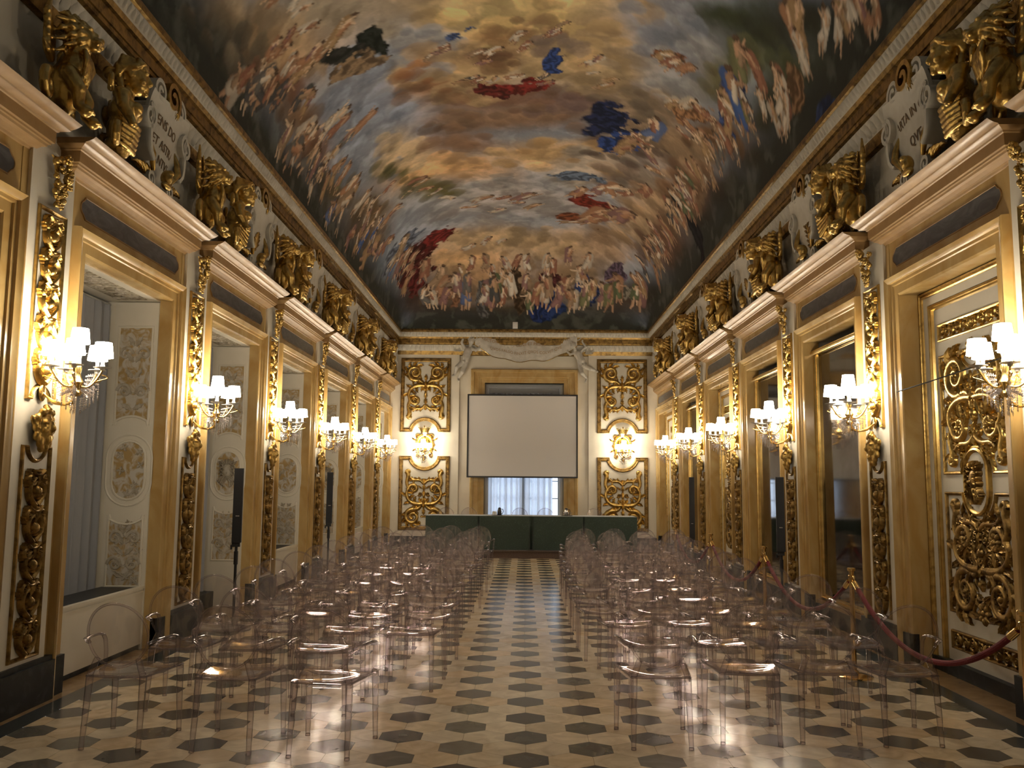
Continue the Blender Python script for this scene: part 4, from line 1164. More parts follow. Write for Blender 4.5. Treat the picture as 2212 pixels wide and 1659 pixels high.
# banner with cherubs over the window
M['plaster'] = principled('grey_white_plaster', (0.50, 0.47, 0.40), 0.65, noise=(9, (0.62, 0.585, 0.51), 3, 0.35, 0.65))
def banner_top(x): return 5.76 + .10*(abs(x)/1.25)**2.2 + .022*math.sin(x*7.5 + .6)
def banner_bot(x): return 5.05 + .32*(abs(x)/1.25)**2.4 + .025*math.sin(x*8.5)
def banner_y(x, t): return .14 + .05*math.sin(x*5.2 + .8) + .04*math.sin(t*3.1) + .06*(abs(x)/1.3)**2
def banner():
    t = thing('inscribed_banner', 'plaster ribbon banner with Latin inscription over the end window', 'banner', (0.05, YE, 0), PI)
    nu, nv = 60, 14; vs = []
    for off in (0, -.03):
        for i in range(nu+1):
            x = -1.42 + 2.84*i/nu
            for j in range(nv+1):
                f = j/nv; z = banner_bot(x) + (banner_top(x) - banner_bot(x))*f; vs.append((-x, banner_y(x, f) + off, z))
    n1 = (nu+1)*(nv+1); fs = []
    for o, d in ((0, 1), (n1, -1)):
        fs += [(o + i*(nv+1) + j, o + i*(nv+1) + j + 1, o + (i+1)*(nv+1) + j + 1, o + (i+1)*(nv+1) + j)[::d] for i in range(nu) for j in range(nv)]
    for i in range(nu):
        for j in (0, nv): a = i*(nv+1) + j; fs.append((a, a + nv + 1, a + nv + 1 + n1, a + n1))
    obj('ribbon', MB().add(vs, fs), M['plaster'], t, angle=1.0)
    ed = MB()
    for f, fn in ((0, banner_bot), (1, banner_top)): ed.tube([(-x, banner_y(x, f), fn(x)) for x in [-1.42 + 2.84*i/50 for i in range(51)]], .011, 6)
    obj('gilt_edge', ed, M['gold_bright'], t)
    rl = MB()
    for q in (-1, 1):
        pts = spiral(q*1.42, 5.72, .15, PI if q > 0 else 0, 1.2, -q, 20, .25); rl.ribbon(pts, .012, .22, .05, prof=[(-1, 0), (-1, 1), (1, 1), (1, 0), (-1, 0)])
    obj('rolled_end', rl, M['plaster'], t, angle=1.0)
    for s, f, size in (('RECTORES ORBIS GENS ET PRIMORDIA RERVM', .60, .118), ('QVOS FALSO FINXIT QVOS COLVIT QVE', .28, .112)):
        me = text_mesh(s, size, 1.02); xs = [v.co.x for v in me.vertices]; sc = 2.45/(max(xs) - min(xs)) if f > .5 else 2.0/(max(xs) - min(xs))
        for v in me.vertices:
            x = v.co.x*min(1, sc); z = banner_bot(x) + (banner_top(x) - banner_bot(x))*f + v.co.y; ff = (z - banner_bot(x))/(banner_top(x) - banner_bot(x))
            v.co = (-x, banner_y(x, ff) + .004 + v.co.z, z)
        me.materials.clear(); me.materials.append(M['letter_gold'])
        bm = bmesh.new(); bm.from_mesh(me); bmesh.ops.recalc_face_normals(bm, faces=bm.faces); bm.to_mesh(me); bm.free()
        link('lettering', me, t)
banner()
def putto(side):
    """winged child figure holding one end of the banner; x to the right in the picture, measured from the end wall centre"""
    if side == 'left':
        hd = (-1.47, .24, 5.60); neck = (-1.50, .20, 5.48); ch = (-1.56, .20, 5.33); be = (-1.62, .23, 5.14); hip = (-1.66, .19, 5.03)
        legs = [[(-1.72, .21, 5.00), (-1.86, .29, 4.86), (-1.93, .20, 4.66), (-1.985, .27, 4.62)], [(-1.62, .20, 4.98), (-1.70, .27, 4.74), (-1.82, .17, 4.56), (-1.80, .24, 4.49)]]
        arms = [[(-1.66, .20, 5.42), (-1.74, .22, 5.56), (-1.68, .20, 5.74)], [(-1.45, .21, 5.40), (-1.34, .26, 5.34), (-1.24, .24, 5.42)]]
        wing = (-1, -1.76, 5.34)
    else:
        hd = (1.36, .26, 5.50); neck = (1.41, .22, 5.38); ch = (1.50, .20, 5.25); be = (1.58, .23, 5.07); hip = (1.61, .19, 4.95)
        legs = [[(1.56, .20, 4.92), (1.60, .29, 4.72), (1.74, .18, 4.58), (1.70, .24, 4.48)], [(1.68, .20, 4.92), (1.84, .27, 4.84), (1.98, .20, 4.80), (2.03, .26, 4.76)]]
        arms = [[(1.60, .20, 5.34), (1.72, .22, 5.46), (1.62, .20, 5.60)], [(1.40, .21, 5.30), (1.28, .26, 5.24), (1.20, .24, 5.32)]]
        wing = (1, 1.72, 5.28)
    X = lambda p: (-p[0], p[1], p[2])
    b = [(X(hd), (.085, .09, .10)), (X((hd[0], hd[1] + .075, hd[2] - .02)), (.014, .022, .02)), (X((hd[0], hd[1] + .055, hd[2] - .05)), (.035, .03, .025)),
         (X((hd[0] - .035, hd[1] + .06, hd[2] - .03)), (.03, .028, .028)), (X((hd[0] + .035, hd[1] + .06, hd[2] - .03)), (.03, .028, .028)), (X((hd[0], hd[1] + .06, hd[2] + .025)), (.055, .025, .016)),
         (X(ch), (.12, .095, .12)), (X(be), (.115, .105, .12)), (X(hip), (.12, .10, .09))]
    b += [(X((hd[0] + .08*math.cos(i*.7), hd[1] - .01 + .02*(i % 2), hd[2] + .03 + .075*math.sin(i*.7))), .030) for i in range(5)] + [(X((hd[0], hd[1], hd[2] + .085)), .035)]
    c = [([X(neck), X(hd)], [.05, .05]), ([X(ch), X(be), X(hip)], [.11, .105, .10])]
    for L in legs: c.append(([X(p) for p in L], [.075, .06, .036, .030]))
    for A in arms: c.append(([X(p) for p in A], [.05, .042, .030]))
    for A in arms:
        h = A[-1]
        for k in range(5): c.append(([X(h), X((h[0] + (k - 2)*.012, h[1] + .015, h[2] + (.055 if k != 0 else .03)))], [.016, .009]))
    t = thing('cherub_statue', 'white plaster winged cherub holding the %s end of the inscribed banner' % side, 'cherub statue', (0, YE, 0), PI, 'cherubs holding the banner')
    link('body', blob('body', b, c, M['plaster'], .011, 3), t)
    q, wx, wz = wing; mb = MB()
    for k in range(6):
        a = PI/2 - q*(.35 + .22*k); l = MB(); l.leaf(wx, wz, a, .34 - .025*k, .035, .03, -q*.5, 1); mb.add([(-x, y + .10, z) for x, y, z in l.v], [f[::-1] for f in l.f])
    obj('wing', mb, M['plaster'], t, angle=1.0)
    dr = MB().tube([X((hip[0] - .11, .14, hip[2] + .04)), X((hip[0], .30, hip[2] - .01)), X((hip[0] + .12, .16, hip[2] + .05))], [.03, .045, .03], 8)
    obj('drapery', dr, M['plaster'], t)
putto('left'); putto('right')
sb = obj('sensor_box', MB().box(-.07, .07, -.05, 0, -.09, .09).box(-.05, .05, -.07, -.05, -.06, .06), M['porcelain'], smooth=False, loc=(-.25, YE - .34, 6.03)); tag(sb, 'small white sensor box above the banner at the foot of the painted vault', 'sensor')

# ================================================================== DAIS, TABLE, SPEAKERS, ROPES
DZ = .165
d = MB().box(-2.75, 3.0, 19.83, YE - .09, 0, DZ - .02); d.box(-2.77, 3.02, 19.80, YE - .09, DZ - .02, DZ)
o = obj('dais', d, M['carpet'], smooth=False); tag(o, 'low brown carpeted platform under the green draped table', 'platform')

def table():
    t = thing('conference_table', 'long table on the dais hidden under a green cloth', 'table', (.19, 20.4, DZ))
    obj('tabletop', MB().box(-2.38, 2.38, -.36, .36, .735, .765), M['wood'], t, smooth=False)
    for sx in (-2.25, -.78, .78, 2.25):
        for sy in (-.30, .30): obj('leg', MB().box(sx - .025, sx + .025, sy - .025, sy + .025, 0, .735), M['wood'], t, smooth=False)
    # cloth with open pleats at the joints
    x0, x1 = -2.41, 2.41; n = 300; vs = []; pl = [-1.20, 0.0, 1.20]
    for i in range(n+1):
        x = x0 + (x1 - x0)*i/n; g = 0
        for k, p in enumerate(pl):
            w0 = .050 if k == 1 else .020
            u = abs(x - p)/w0
            if u < 1: g = max(g, (1 - u**3))
        wv = .010*math.sin(x*5.3) + .006*math.sin(x*13)
        for z, f in ((.772, 0), (.77, 0), (.75, .12), (.55, .5), (.28, .8), (.012, 1.0)):
            y = -.40 if z < .771 else -.385
            vs.append((x, y - f*(.03 + wv) + g*f*.16, z))
    q = 6
    mb = MB().add(vs, [(q*i + j, q*i + j + 1, q*(i+1) + j + 1, q*(i+1) + j) for i in range(n) for j in range(q-1)])
    mb.box(x0, x1, -.39, .39, .766, .772)
    for sx in (x0, x1): mb.box(sx - .004, sx + .004, -.41, .39, .012, .77)
    c = thing('tablecloth', 'dark green damask cloth with small light motifs covering the long table', 'tablecloth', (.19, 20.4, DZ))
    obj('cloth', mb, M['cloth'], c, angle=.9)
table()
def service(x, lab, jug_first, n, label):
    top = DZ + .772
    t = tag(obj('serving_tray', MB().lathe([(.0, 0), (.125, 0), (.14, .012), (.136, .014), (.12, .005), (0, .005)], 24), M['black'], loc=(x, 20.30, top)), 'dark round tray of drinking things on the green table, %s of the two' % lab, 'tray')
    jx = .055 if jug_first else -.01
    j = thing('vacuum_jug', 'small steel jug with black lid and handle on the %s tray' % lab, 'jug', (x + jx, 20.30 + (.02 if jug_first else .07), top + .005))
    obj('body', MB().lathe([(.0, 0), (.045, 0), (.050, .02), (.048, .10), (.034, .14), (.0, .142)], 18), M['silver'] if not jug_first else M['black'], j)
    obj('lid', MB().lathe([(.036, .138), (.034, .16), (.018, .175), (.0, .178)], 16), M['black'], j)
    obj('handle', MB().tube([(.04, 0, .14), (.075, 0, .135), (.085, 0, .09), (.070, 0, .04), (.046, 0, .03)], .008, 8), M['black'], j)
    gl = MB().lathe([(.0, 0), (.022, 0), (.030, .085), (.028, .085), (.021, .006), (0, .006)], 16).mesh('bowl', M['glass'])
    wh = MB().lathe([(.0, .09), (.020, .09), (.031, .0), (.029, .0), (.0, .0)], 16).mesh('bowl', M['porcelain'])
    for i in range(n):
        px, py = [(-.075, -.05), (-.025, -.07), (.03, -.07), (.08, -.045), (-.05, .01), (.05, .015)][i] if not jug_first else [(-.085, -.02), (-.03, -.045), (-.045, .03), (-.09, .04)][i]
        o = link('drinking_glass' if not jug_first else 'coffee_cup', gl if not jug_first else wh, None, (x + px, 20.30 + py, top + .005))
        tag(o, ('clear tumbler on the %s tray beside the steel jug' if not jug_first else 'white cup upside down on the %s tray beside the black jug') % lab, 'glass' if not jug_first else 'cup', label)
service(-.60, 'left', True, 4, 'cups on the left tray'); service(1.02, 'right', False, 6, 'tumblers on the right tray')

def speaker(x, y, z0, z1, rz, label):
    t = thing('column_speaker', label, 'loudspeaker', (x, y, 0), rz, 'column speakers on poles')
    w, dp = .052, .06
    obj('cabinet', MB().box(-w, w, -dp, dp, z0, z1), M['black'], t, smooth=False)
    obj('grille', MB().box(-w + .006, w - .006, -dp - .006, -dp, z0 + .01, z1 - .01), M['black_cloth'], t, smooth=False)
    obj('badge', MB().box(-.018, .022, -dp - .008, -dp - .006, z0 + .30, z0 + .308), M['silver'], t, smooth=False)
    obj('pole', MB().lathe([(.016, .02), (.016, z0 - .25), (.024, z0 - .25), (.024, z0 - .10), (.017, z0 - .10), (.017, z0 + .0)], 12), M['black'], t)
    obj('clamp', MB().box(-.05, .04, -.03, .03, z0 - .05, z0).lathe([(.0, 0), (.012, 0), (.012, .05), (0, .05)], 8, (-.055, 0, z0 - .08)), M['black'], t)
    obj('base_plate', MB().lathe([(.0, 0), (.20, 0), (.20, .012), (.05, .02), (.0, .02)], 28), M['black'], t)
speaker(-3.30, 9.97, .985, 1.835, .25, 'slim black column speaker on a pole, nearer one along the left wall')
speaker(-3.30, 14.80, .98, 1.845, .2, 'slim black column speaker on a pole, farther one along the left wall')
speaker(3.30, 11.15, .85, 1.795, -.25, 'slim black column speaker on a pole, nearer one along the right wall')
speaker(3.30, 17.08, .63, 1.83, -.2, 'slim black column speaker on a pole, farther one along the right wall')

POSTS = [(3.02, 5.20), (2.97, 7.85), (2.92, 10.55), (2.83, 13.16), (2.77, 15.90)]
def post_meshes():
    pole = MB().lathe([(.021, .03), (.021, .86), (.030, .865), (.030, .885), (.022, .89), (.022, .925), (.034, .93), (.036, .95), (.030, .957), (0, .958)], 18).mesh('pole', M['brass'])
    base = MB().lathe([(0, 0), (.155, 0), (.158, .012), (.12, .026), (.04, .036), (.03, .06), (.0, .06)], 28).mesh('base', M['brass'])
    hk = MB()
    for q in (-1, 1): hk.tube([(0, q*.022, .875), (0, q*.05, .885), (0, q*.062, .862), (0, q*.055, .835)], .007, 7)
    return pole, base, hk.mesh('hook', M['brass'])
PM = post_meshes()
for i, (x, y) in enumerate(POSTS):
    lab = 'brass rope post, %s from the camera in the line before the right wall' % ORD[i + 1]
    t = thing('rope_post', lab, 'barrier post', (x, y, 0), 0, 'brass posts of the rope barrier')
    link('pole', PM[0], t); link('base', PM[1], t); link('hook', PM[2], t)
    if i < len(POSTS) - 1:
        a = Vector((x, y + .06, .83)); b = Vector((POSTS[i+1][0], POSTS[i+1][1] - .06, .83)); pts = []
        for k in range(41):
            f = k/40; p = a.lerp(b, f); p.z -= .41*(1 - (2*f - 1)**2); pts.append(p)
        r = thing('barrier_rope', 'dark red velvet rope sagging between the %s and %s brass posts from the camera' % (ORD[i + 1], ORD[i + 2]), 'rope', (0, 0, 0), 0, 'red ropes of the barrier')
        obj('rope', MB().tube(pts, .021, 10), M['rope'], r)
        e = MB()
        for p, q in ((pts[0], pts[2]), (pts[-1], pts[-3])): e.bar(p, p.lerp(q, .7), .024, .026, 12)
        obj('brass_end', e, M['brass'], r)
cb = obj('cable', MB().tube([(XW - .13, 8.25, 2.60), (XW - .10, 7.6, 2.63), (XW - .02, 6.9, 2.685), (XW - .02, 6.35, 2.70)], .006, 6), M['cable']); tag(cb, 'thin black cable stretched across the nearest gilded door', 'cable')

# ================================================================== CLEAR CHAIRS
def chair_meshes():
    g = {}
    nu, nv = 12, 10; vs = []
    def hw(v): return .192 + .055*v
    def top(u, v): return .455 - .030*(1 - u*u)*math.sin(PI*min(1, .10 + v*.85)) - .014*max(0, v - .8)/.2
    for off in (0, -.012):
        for j in range(nv+1):
            v = j/nv; y = -.215 + .455*v
            for i in range(nu+1):
                u = 2*i/nu - 1; vs.append((u*hw(v), y - (.02*u*u if j == nv else 0), top(u, v) + off))
    n1 = (nu+1)*(nv+1); fs = []
    for o, q in ((0, 1), (n1, -1)):
        fs += [(o + j*(nu+1) + i, o + j*(nu+1) + i + 1, o + (j+1)*(nu+1) + i + 1, o + (j+1)*(nu+1) + i)[::q] for j in range(nv) for i in range(nu)]
    def sk(a, b): fs.append((a, b, b + n1, a + n1))
    for i in range(nu): sk(i, i+1); sk(nv*(nu+1) + i, nv*(nu+1) + i + 1)
    for j in range(nv): sk(j*(nu+1), (j+1)*(nu+1)); sk(j*(nu+1) + nu, (j+1)*(nu+1) + nu)
    mb = MB().add(vs, fs)
    # skirt under the edge
    for a, b in (((-.186, -.209), (.186, -.209)), ((-.24, .232), (.24, .232)), ((-.186, -.209), (-.24, .232)), ((.186, -.209), (.24, .232))):
        dx, dy = b[0]-a[0], b[1]-a[1]; L = math.hypot(dx, dy); nx, ny = -dy/L*.004, dx/L*.004; P = []
        for z in (.418, .444):
            for p in (a, b):
                for s in (-1, 1): P.append((p[0] + nx*s, p[1] + ny*s, z))
        mb.add(P, [(0, 1, 5, 4), (2, 6, 7, 3), (0, 4, 6, 2), (1, 3, 7, 5), (0, 2, 3, 1), (4, 5, 7, 6)])
    g['seat'] = mb.mesh('seat', M['clear'], True, .5)
    ed = [(-hw(0), -.215), (hw(0), -.215), (hw(.5), .0125), (hw(1), .22), (hw(1) - .02, .235), (0, .238), (-hw(1) + .02, .235), (-hw(1), .22), (-hw(.5), .0125)]
    g['seat_edge'] = MB().tube([(x, y, .447) for x, y in ed], .0075, 6, True).mesh('seat_edge', M['clear_thick'], True, 1.2)
    # round back
    R = .2; cz, cy0, tilt = .705, -.238, .20
    def P(r, a, off):
        x = r*math.cos(a); h = r*1.02*math.sin(a); y = cy0 - h*math.tan(tilt) - .030*(1 - (x/R)**2) + .030
        return (x, y + off, cz + h)
    n = 40; vs = []; rings = [0.0, .45, .8, 1.0]
    mb = MB(); fs = []
    for off in (.006, -.006):
        vs.append(P(0, 0, off))
        for f in rings[1:]: vs += [P(R*f, 2*PI*i/n, off) for i in range(n)]
    m = 1 + 3*n
    for o, q in ((0, 1), (m, -1)):
        fs += [(o, o + 1 + i, o + 1 + (i+1) % n)[::q] for i in range(n)]
        for k in range(2): fs += [(o + 1 + k*n + i, o + 1 + (k+1)*n + i, o + 1 + (k+1)*n + (i+1) % n, o + 1 + k*n + (i+1) % n)[::q] for i in range(n)]
    mb.add(vs, fs)
    g['backrest'] = mb.mesh('backrest', M['clear'], True, .5)
    mb = MB(); mb.tube([P(R, 2*PI*i/n, 0) for i in range(n)], .0085, 8, True)
    for s in (-1, 1):
        a = P(R*.99, -PI/2 + s*.75, 0); mb.bar(a, (s*.176, -.205, .452), .020, .023, 8, PI/8, .55)
    g['rim'] = mb.mesh('rim', M['clear_thick'], True, 1.2)
    for s, nm in ((-1, 'arm_a'), (1, 'arm_b')):
        a = P(R, PI/2 - s*(PI/2 + .26), 0)
        pts = [a, (s*.235, -.17, .668), (s*.250, -.08, .672), (s*.256, .03, .668), (s*.256, .085, .655), (s*.254, .110, .62), (s*.248, .115, .54), (s*.246, .112, .452)]
        c = []
        for i in range(len(pts)-1):
            for j in range(3): c.append(Vector(pts[i]).lerp(Vector(pts[i+1]), j/3))
        c.append(Vector(pts[-1])); g[nm] = MB().tube(c, .0165, 8, flat=.6).mesh('arm', M['clear_thick'], True, 1.2)
    for i, (a, b) in enumerate((((-.176, -.198, .45), (-.186, -.238, 0)), ((.176, -.198, .45), (.186, -.238, 0)), ((-.226, .22, .45), (-.232, .236, 0)), ((.226, .22, .45), (.232, .236, 0)))):
        mb = MB().bar(a, b, .024, .0155, 8, PI/8, up=(0, 1, 0)); e = Vector(a).lerp(Vector(b), .965); mb.bar(e, b, .017, .017, 8, PI/8, up=(0, 1, 0))
        g['leg%d' % i] = mb.mesh('leg', M['clear_thick'], True, 1.0)
    return g
CH = chair_meshes()
def chair_proto():
    t = bpy.data.objects.new('clear_armchair', None); COL.objects.link(t); t.empty_display_size = .1; t['category'] = 'chair'
    b = link('seat', CH['seat'], t); link('seat_edge', CH['seat_edge'], b); b = link('backrest', CH['backrest'], t); link('rim', CH['rim'], b)
    for k, nm in (('arm_a', 'arm'), ('arm_b', 'arm'), ('leg0', 'leg'), ('leg1', 'leg'), ('leg2', 'leg'), ('leg3', 'leg')): link(nm, CH[k], t)
    return t
PROTO = chair_proto(); used = [False]
def chair(x, y, rz, label, group, z=0):
    """x, y: where the top of the back stands"""
    if not used[0]: o = PROTO; used[0] = True
    else: o = copy_tree(PROTO)
    c, s = math.cos(rz), math.sin(rz); bx, by = 0, -.270
    o.location = (x - (c*bx - s*by), y - (s*bx + c*by), z); o.rotation_euler = (0, 0, rz); o['label'] = label; o['group'] = group
LEFT = [[None, (-1.25, 5.31), (-1.88, 5.39), (-2.59, 5.43)], [None, (-1.47, 6.29), (-2.05, 6.35), (-2.55, 6.37)], [(-.92, 7.08), (-1.44, 7.11), (-2.03, 7.16), (-2.54, 7.18)],
        [(-.88, 7.93), (-1.38, 7.89), (-1.91, 8.00), (-2.43, 7.96)], [(-.89, 8.64), (-1.45, 8.61), (-1.96, 8.64), (-2.49, 8.73)], [(-.91, 9.40), (-1.45, 9.53), (-1.98, 9.61), (-2.51, 9.69)],
        [(-.89, 10.47), (-1.44, 10.55), (-1.96, 10.56), (-2.47, 10.65)], [(-.83, 11.41), (-1.46, 11.65), (-1.96, 11.60), (-2.47, 11.61)], [(-.92, 12.50), (-1.43, 12.49), (-1.97, 12.53), (-2.48, 12.53)],
        [(-.79, 13.14), (-1.37, 13.28), (-1.98, 13.42), (-2.43, 13.46)], [(-.91, 14.06), (-1.43, 14.14), (-1.98, 14.23), (-2.48, 14.44)], [(-.85, 14.94), (-1.36, 15.07), (-1.92, 15.04), (-2.40, 15.23)],
        [(-.77, 15.73), (-1.30, 15.90), (-1.82, 15.96), None]]
RIGHT = [[(.91, 5.58), (1.51, 5.71), (2.04, 5.74), (2.56, 5.71)], [(1.02, 6.63), (1.52, 6.68), (2.04, 6.69), (2.57, 6.73)], [(.95, 7.57), (1.48, 7.65), (1.96, 7.65), (2.50, 7.66)],
         [(.80, 8.37), (1.33, 8.36), (1.88, 8.38), (2.39, 8.41)], [(.76, 9.06), (1.25, 9.21), (1.76, 9.30), (2.27, 9.35)], [(.79, 10.08), (1.29, 10.06), (1.81, 10.19), (2.28, 10.20)],
         [(.81, 11.17), (1.33, 11.14), (1.85, 11.17), (2.33, 11.02)], [(.80, 12.13), (1.35, 12.18), (1.88, 12.21), (2.37, 12.25)], [(.83, 12.92), (1.32, 13.0), (1.86, 12.98), (2.35, 13.05)],
         [(.87, 13.70), (1.37, 13.78), (1.87, 13.78), (2.43, 13.83)], [(.91, 14.45), (1.38, 14.51), (1.88, 14.55), (2.40, 14.59)], [(1.07, 15.26), (1.59, 15.32), (2.11, 15.37), (2.55, 15.30)]]
r3 = random.Random(11)
SEAT = ['by the central aisle', 'second from the aisle', 'third from the aisle', 'farthest from the aisle']
for nm, rows in (('left', LEFT), ('right', RIGHT)):
    for i, row in enumerate(rows):
        row = list(row)
        for j in range(1, 4):
            a, b = row[j-1], row[j]
            if a and b and abs(b[0]) - abs(a[0]) < .53: row[j] = (math.copysign(abs(a[0]) + .53, b[0]), b[1])
        for j, p in enumerate(row):
            if p is None: continue
            rz = r3.uniform(-.05, .05) + (.10 if nm == 'left' and i < 1 else 0)*(-1)
            chair(p[0], p[1], rz, 'clear plastic armchair, %s block, %s row from the camera, %s' % (nm, ORD[i + 1], SEAT[j]), 'clear armchairs of the %s block' % nm)
for i, x in enumerate((-1.90, -1.33, -.08, .55, 1.76)):
    chair(x, 21.62, PI + r3.uniform(-.05, .05), 'clear plastic armchair behind the green table, %s from the left' % ORD[i + 1], 'clear armchairs behind the table', DZ)

# ================================================================== PAINTED VAULT
def build_ceiling(fine=True):
    X0 = XW - .33; Y0, Y1 = YB, YE - .33; Z0 = 5.90; RISE = 2.35; RS, RE = 2.5, 2.7
    N, NE, NM, NB = (360, 150, 420, 40)
    th = np.linspace(0, PI/2, N//3)
    dx = np.concatenate([RS*(1 - np.cos(th)), np.linspace(RS, X0, N//2 - N//3 + 1)[1:]])
    xs = np.concatenate([-X0 + dx, (X0 - dx)[::-1][1:]])
    te = np.linspace(0, PI/2, NE); de = RE*(1 - np.cos(te))
    ys = np.concatenate([np.linspace(Y0, 6.0, NB)[:-1], np.linspace(6.0, Y1 - RE, NM)[:-1], (Y1 - de)[::-1]])
    Xg, Yg = np.meshgrid(xs, ys)
    hp = lambda d, R: np.sqrt(np.clip(1 - (1 - np.minimum(d/R, 1))**2, 0, 1))
    hx = hp(X0 - np.abs(Xg), RS); hy = hp(Y1 - Yg, RE)
    Zg = Z0 + RISE*hx*hy
    nx, ny = len(xs), len(ys)
    co = np.stack([Xg, Yg, Zg], -1).reshape(-1, 3)
    idx = np.arange(nx*ny).reshape(ny, nx)
    q = np.stack([idx[:-1, :-1], idx[1:, :-1], idx[1:, 1:], idx[:-1, 1:]], -1).reshape(-1, 4)
    me = bpy.data.meshes.new('ceiling')
    me.vertices.add(len(co)); me.vertices.foreach_set('co', co.ravel().astype(np.float32))
    me.loops.add(q.size); me.loops.foreach_set('vertex_index', q.ravel().astype(np.int32))
    me.polygons.add(len(q)); me.polygons.foreach_set('loop_start', np.arange(0, q.size, 4, dtype=np.int32))
    me.polygons.foreach_set('use_smooth', np.ones(len(q), dtype=bool))
    me.update(calc_edges=True); me.validate()
    col = paint_vault(Xg, Yg, Zg, hx, hy)
    ca = me.color_attributes.new('fresco', 'FLOAT_COLOR', 'POINT')
    rgba = np.concatenate([col.reshape(-1, 3), np.ones((nx*ny, 1))], 1).astype(np.float32)
    ca.data.foreach_set('color', rgba.ravel())
    m = bpy.data.materials.new('fresco_paint'); m.use_nodes = True; nt = m.node_tree; b = nt.nodes['Principled BSDF']
    at = nt.nodes.new('ShaderNodeAttribute'); at.attribute_name = 'fresco'
    nt.links.new(at.outputs['Color'], b.inputs['Base Color']); b.inputs['Roughness'].default_value = .8; b.inputs['Specular IOR Level'].default_value = .15
    me.materials.append(m)
    o = link('ceiling', me); tag(o, 'vaulted ceiling painted with clouds, blue sky and crowds of small figures', kind='structure')
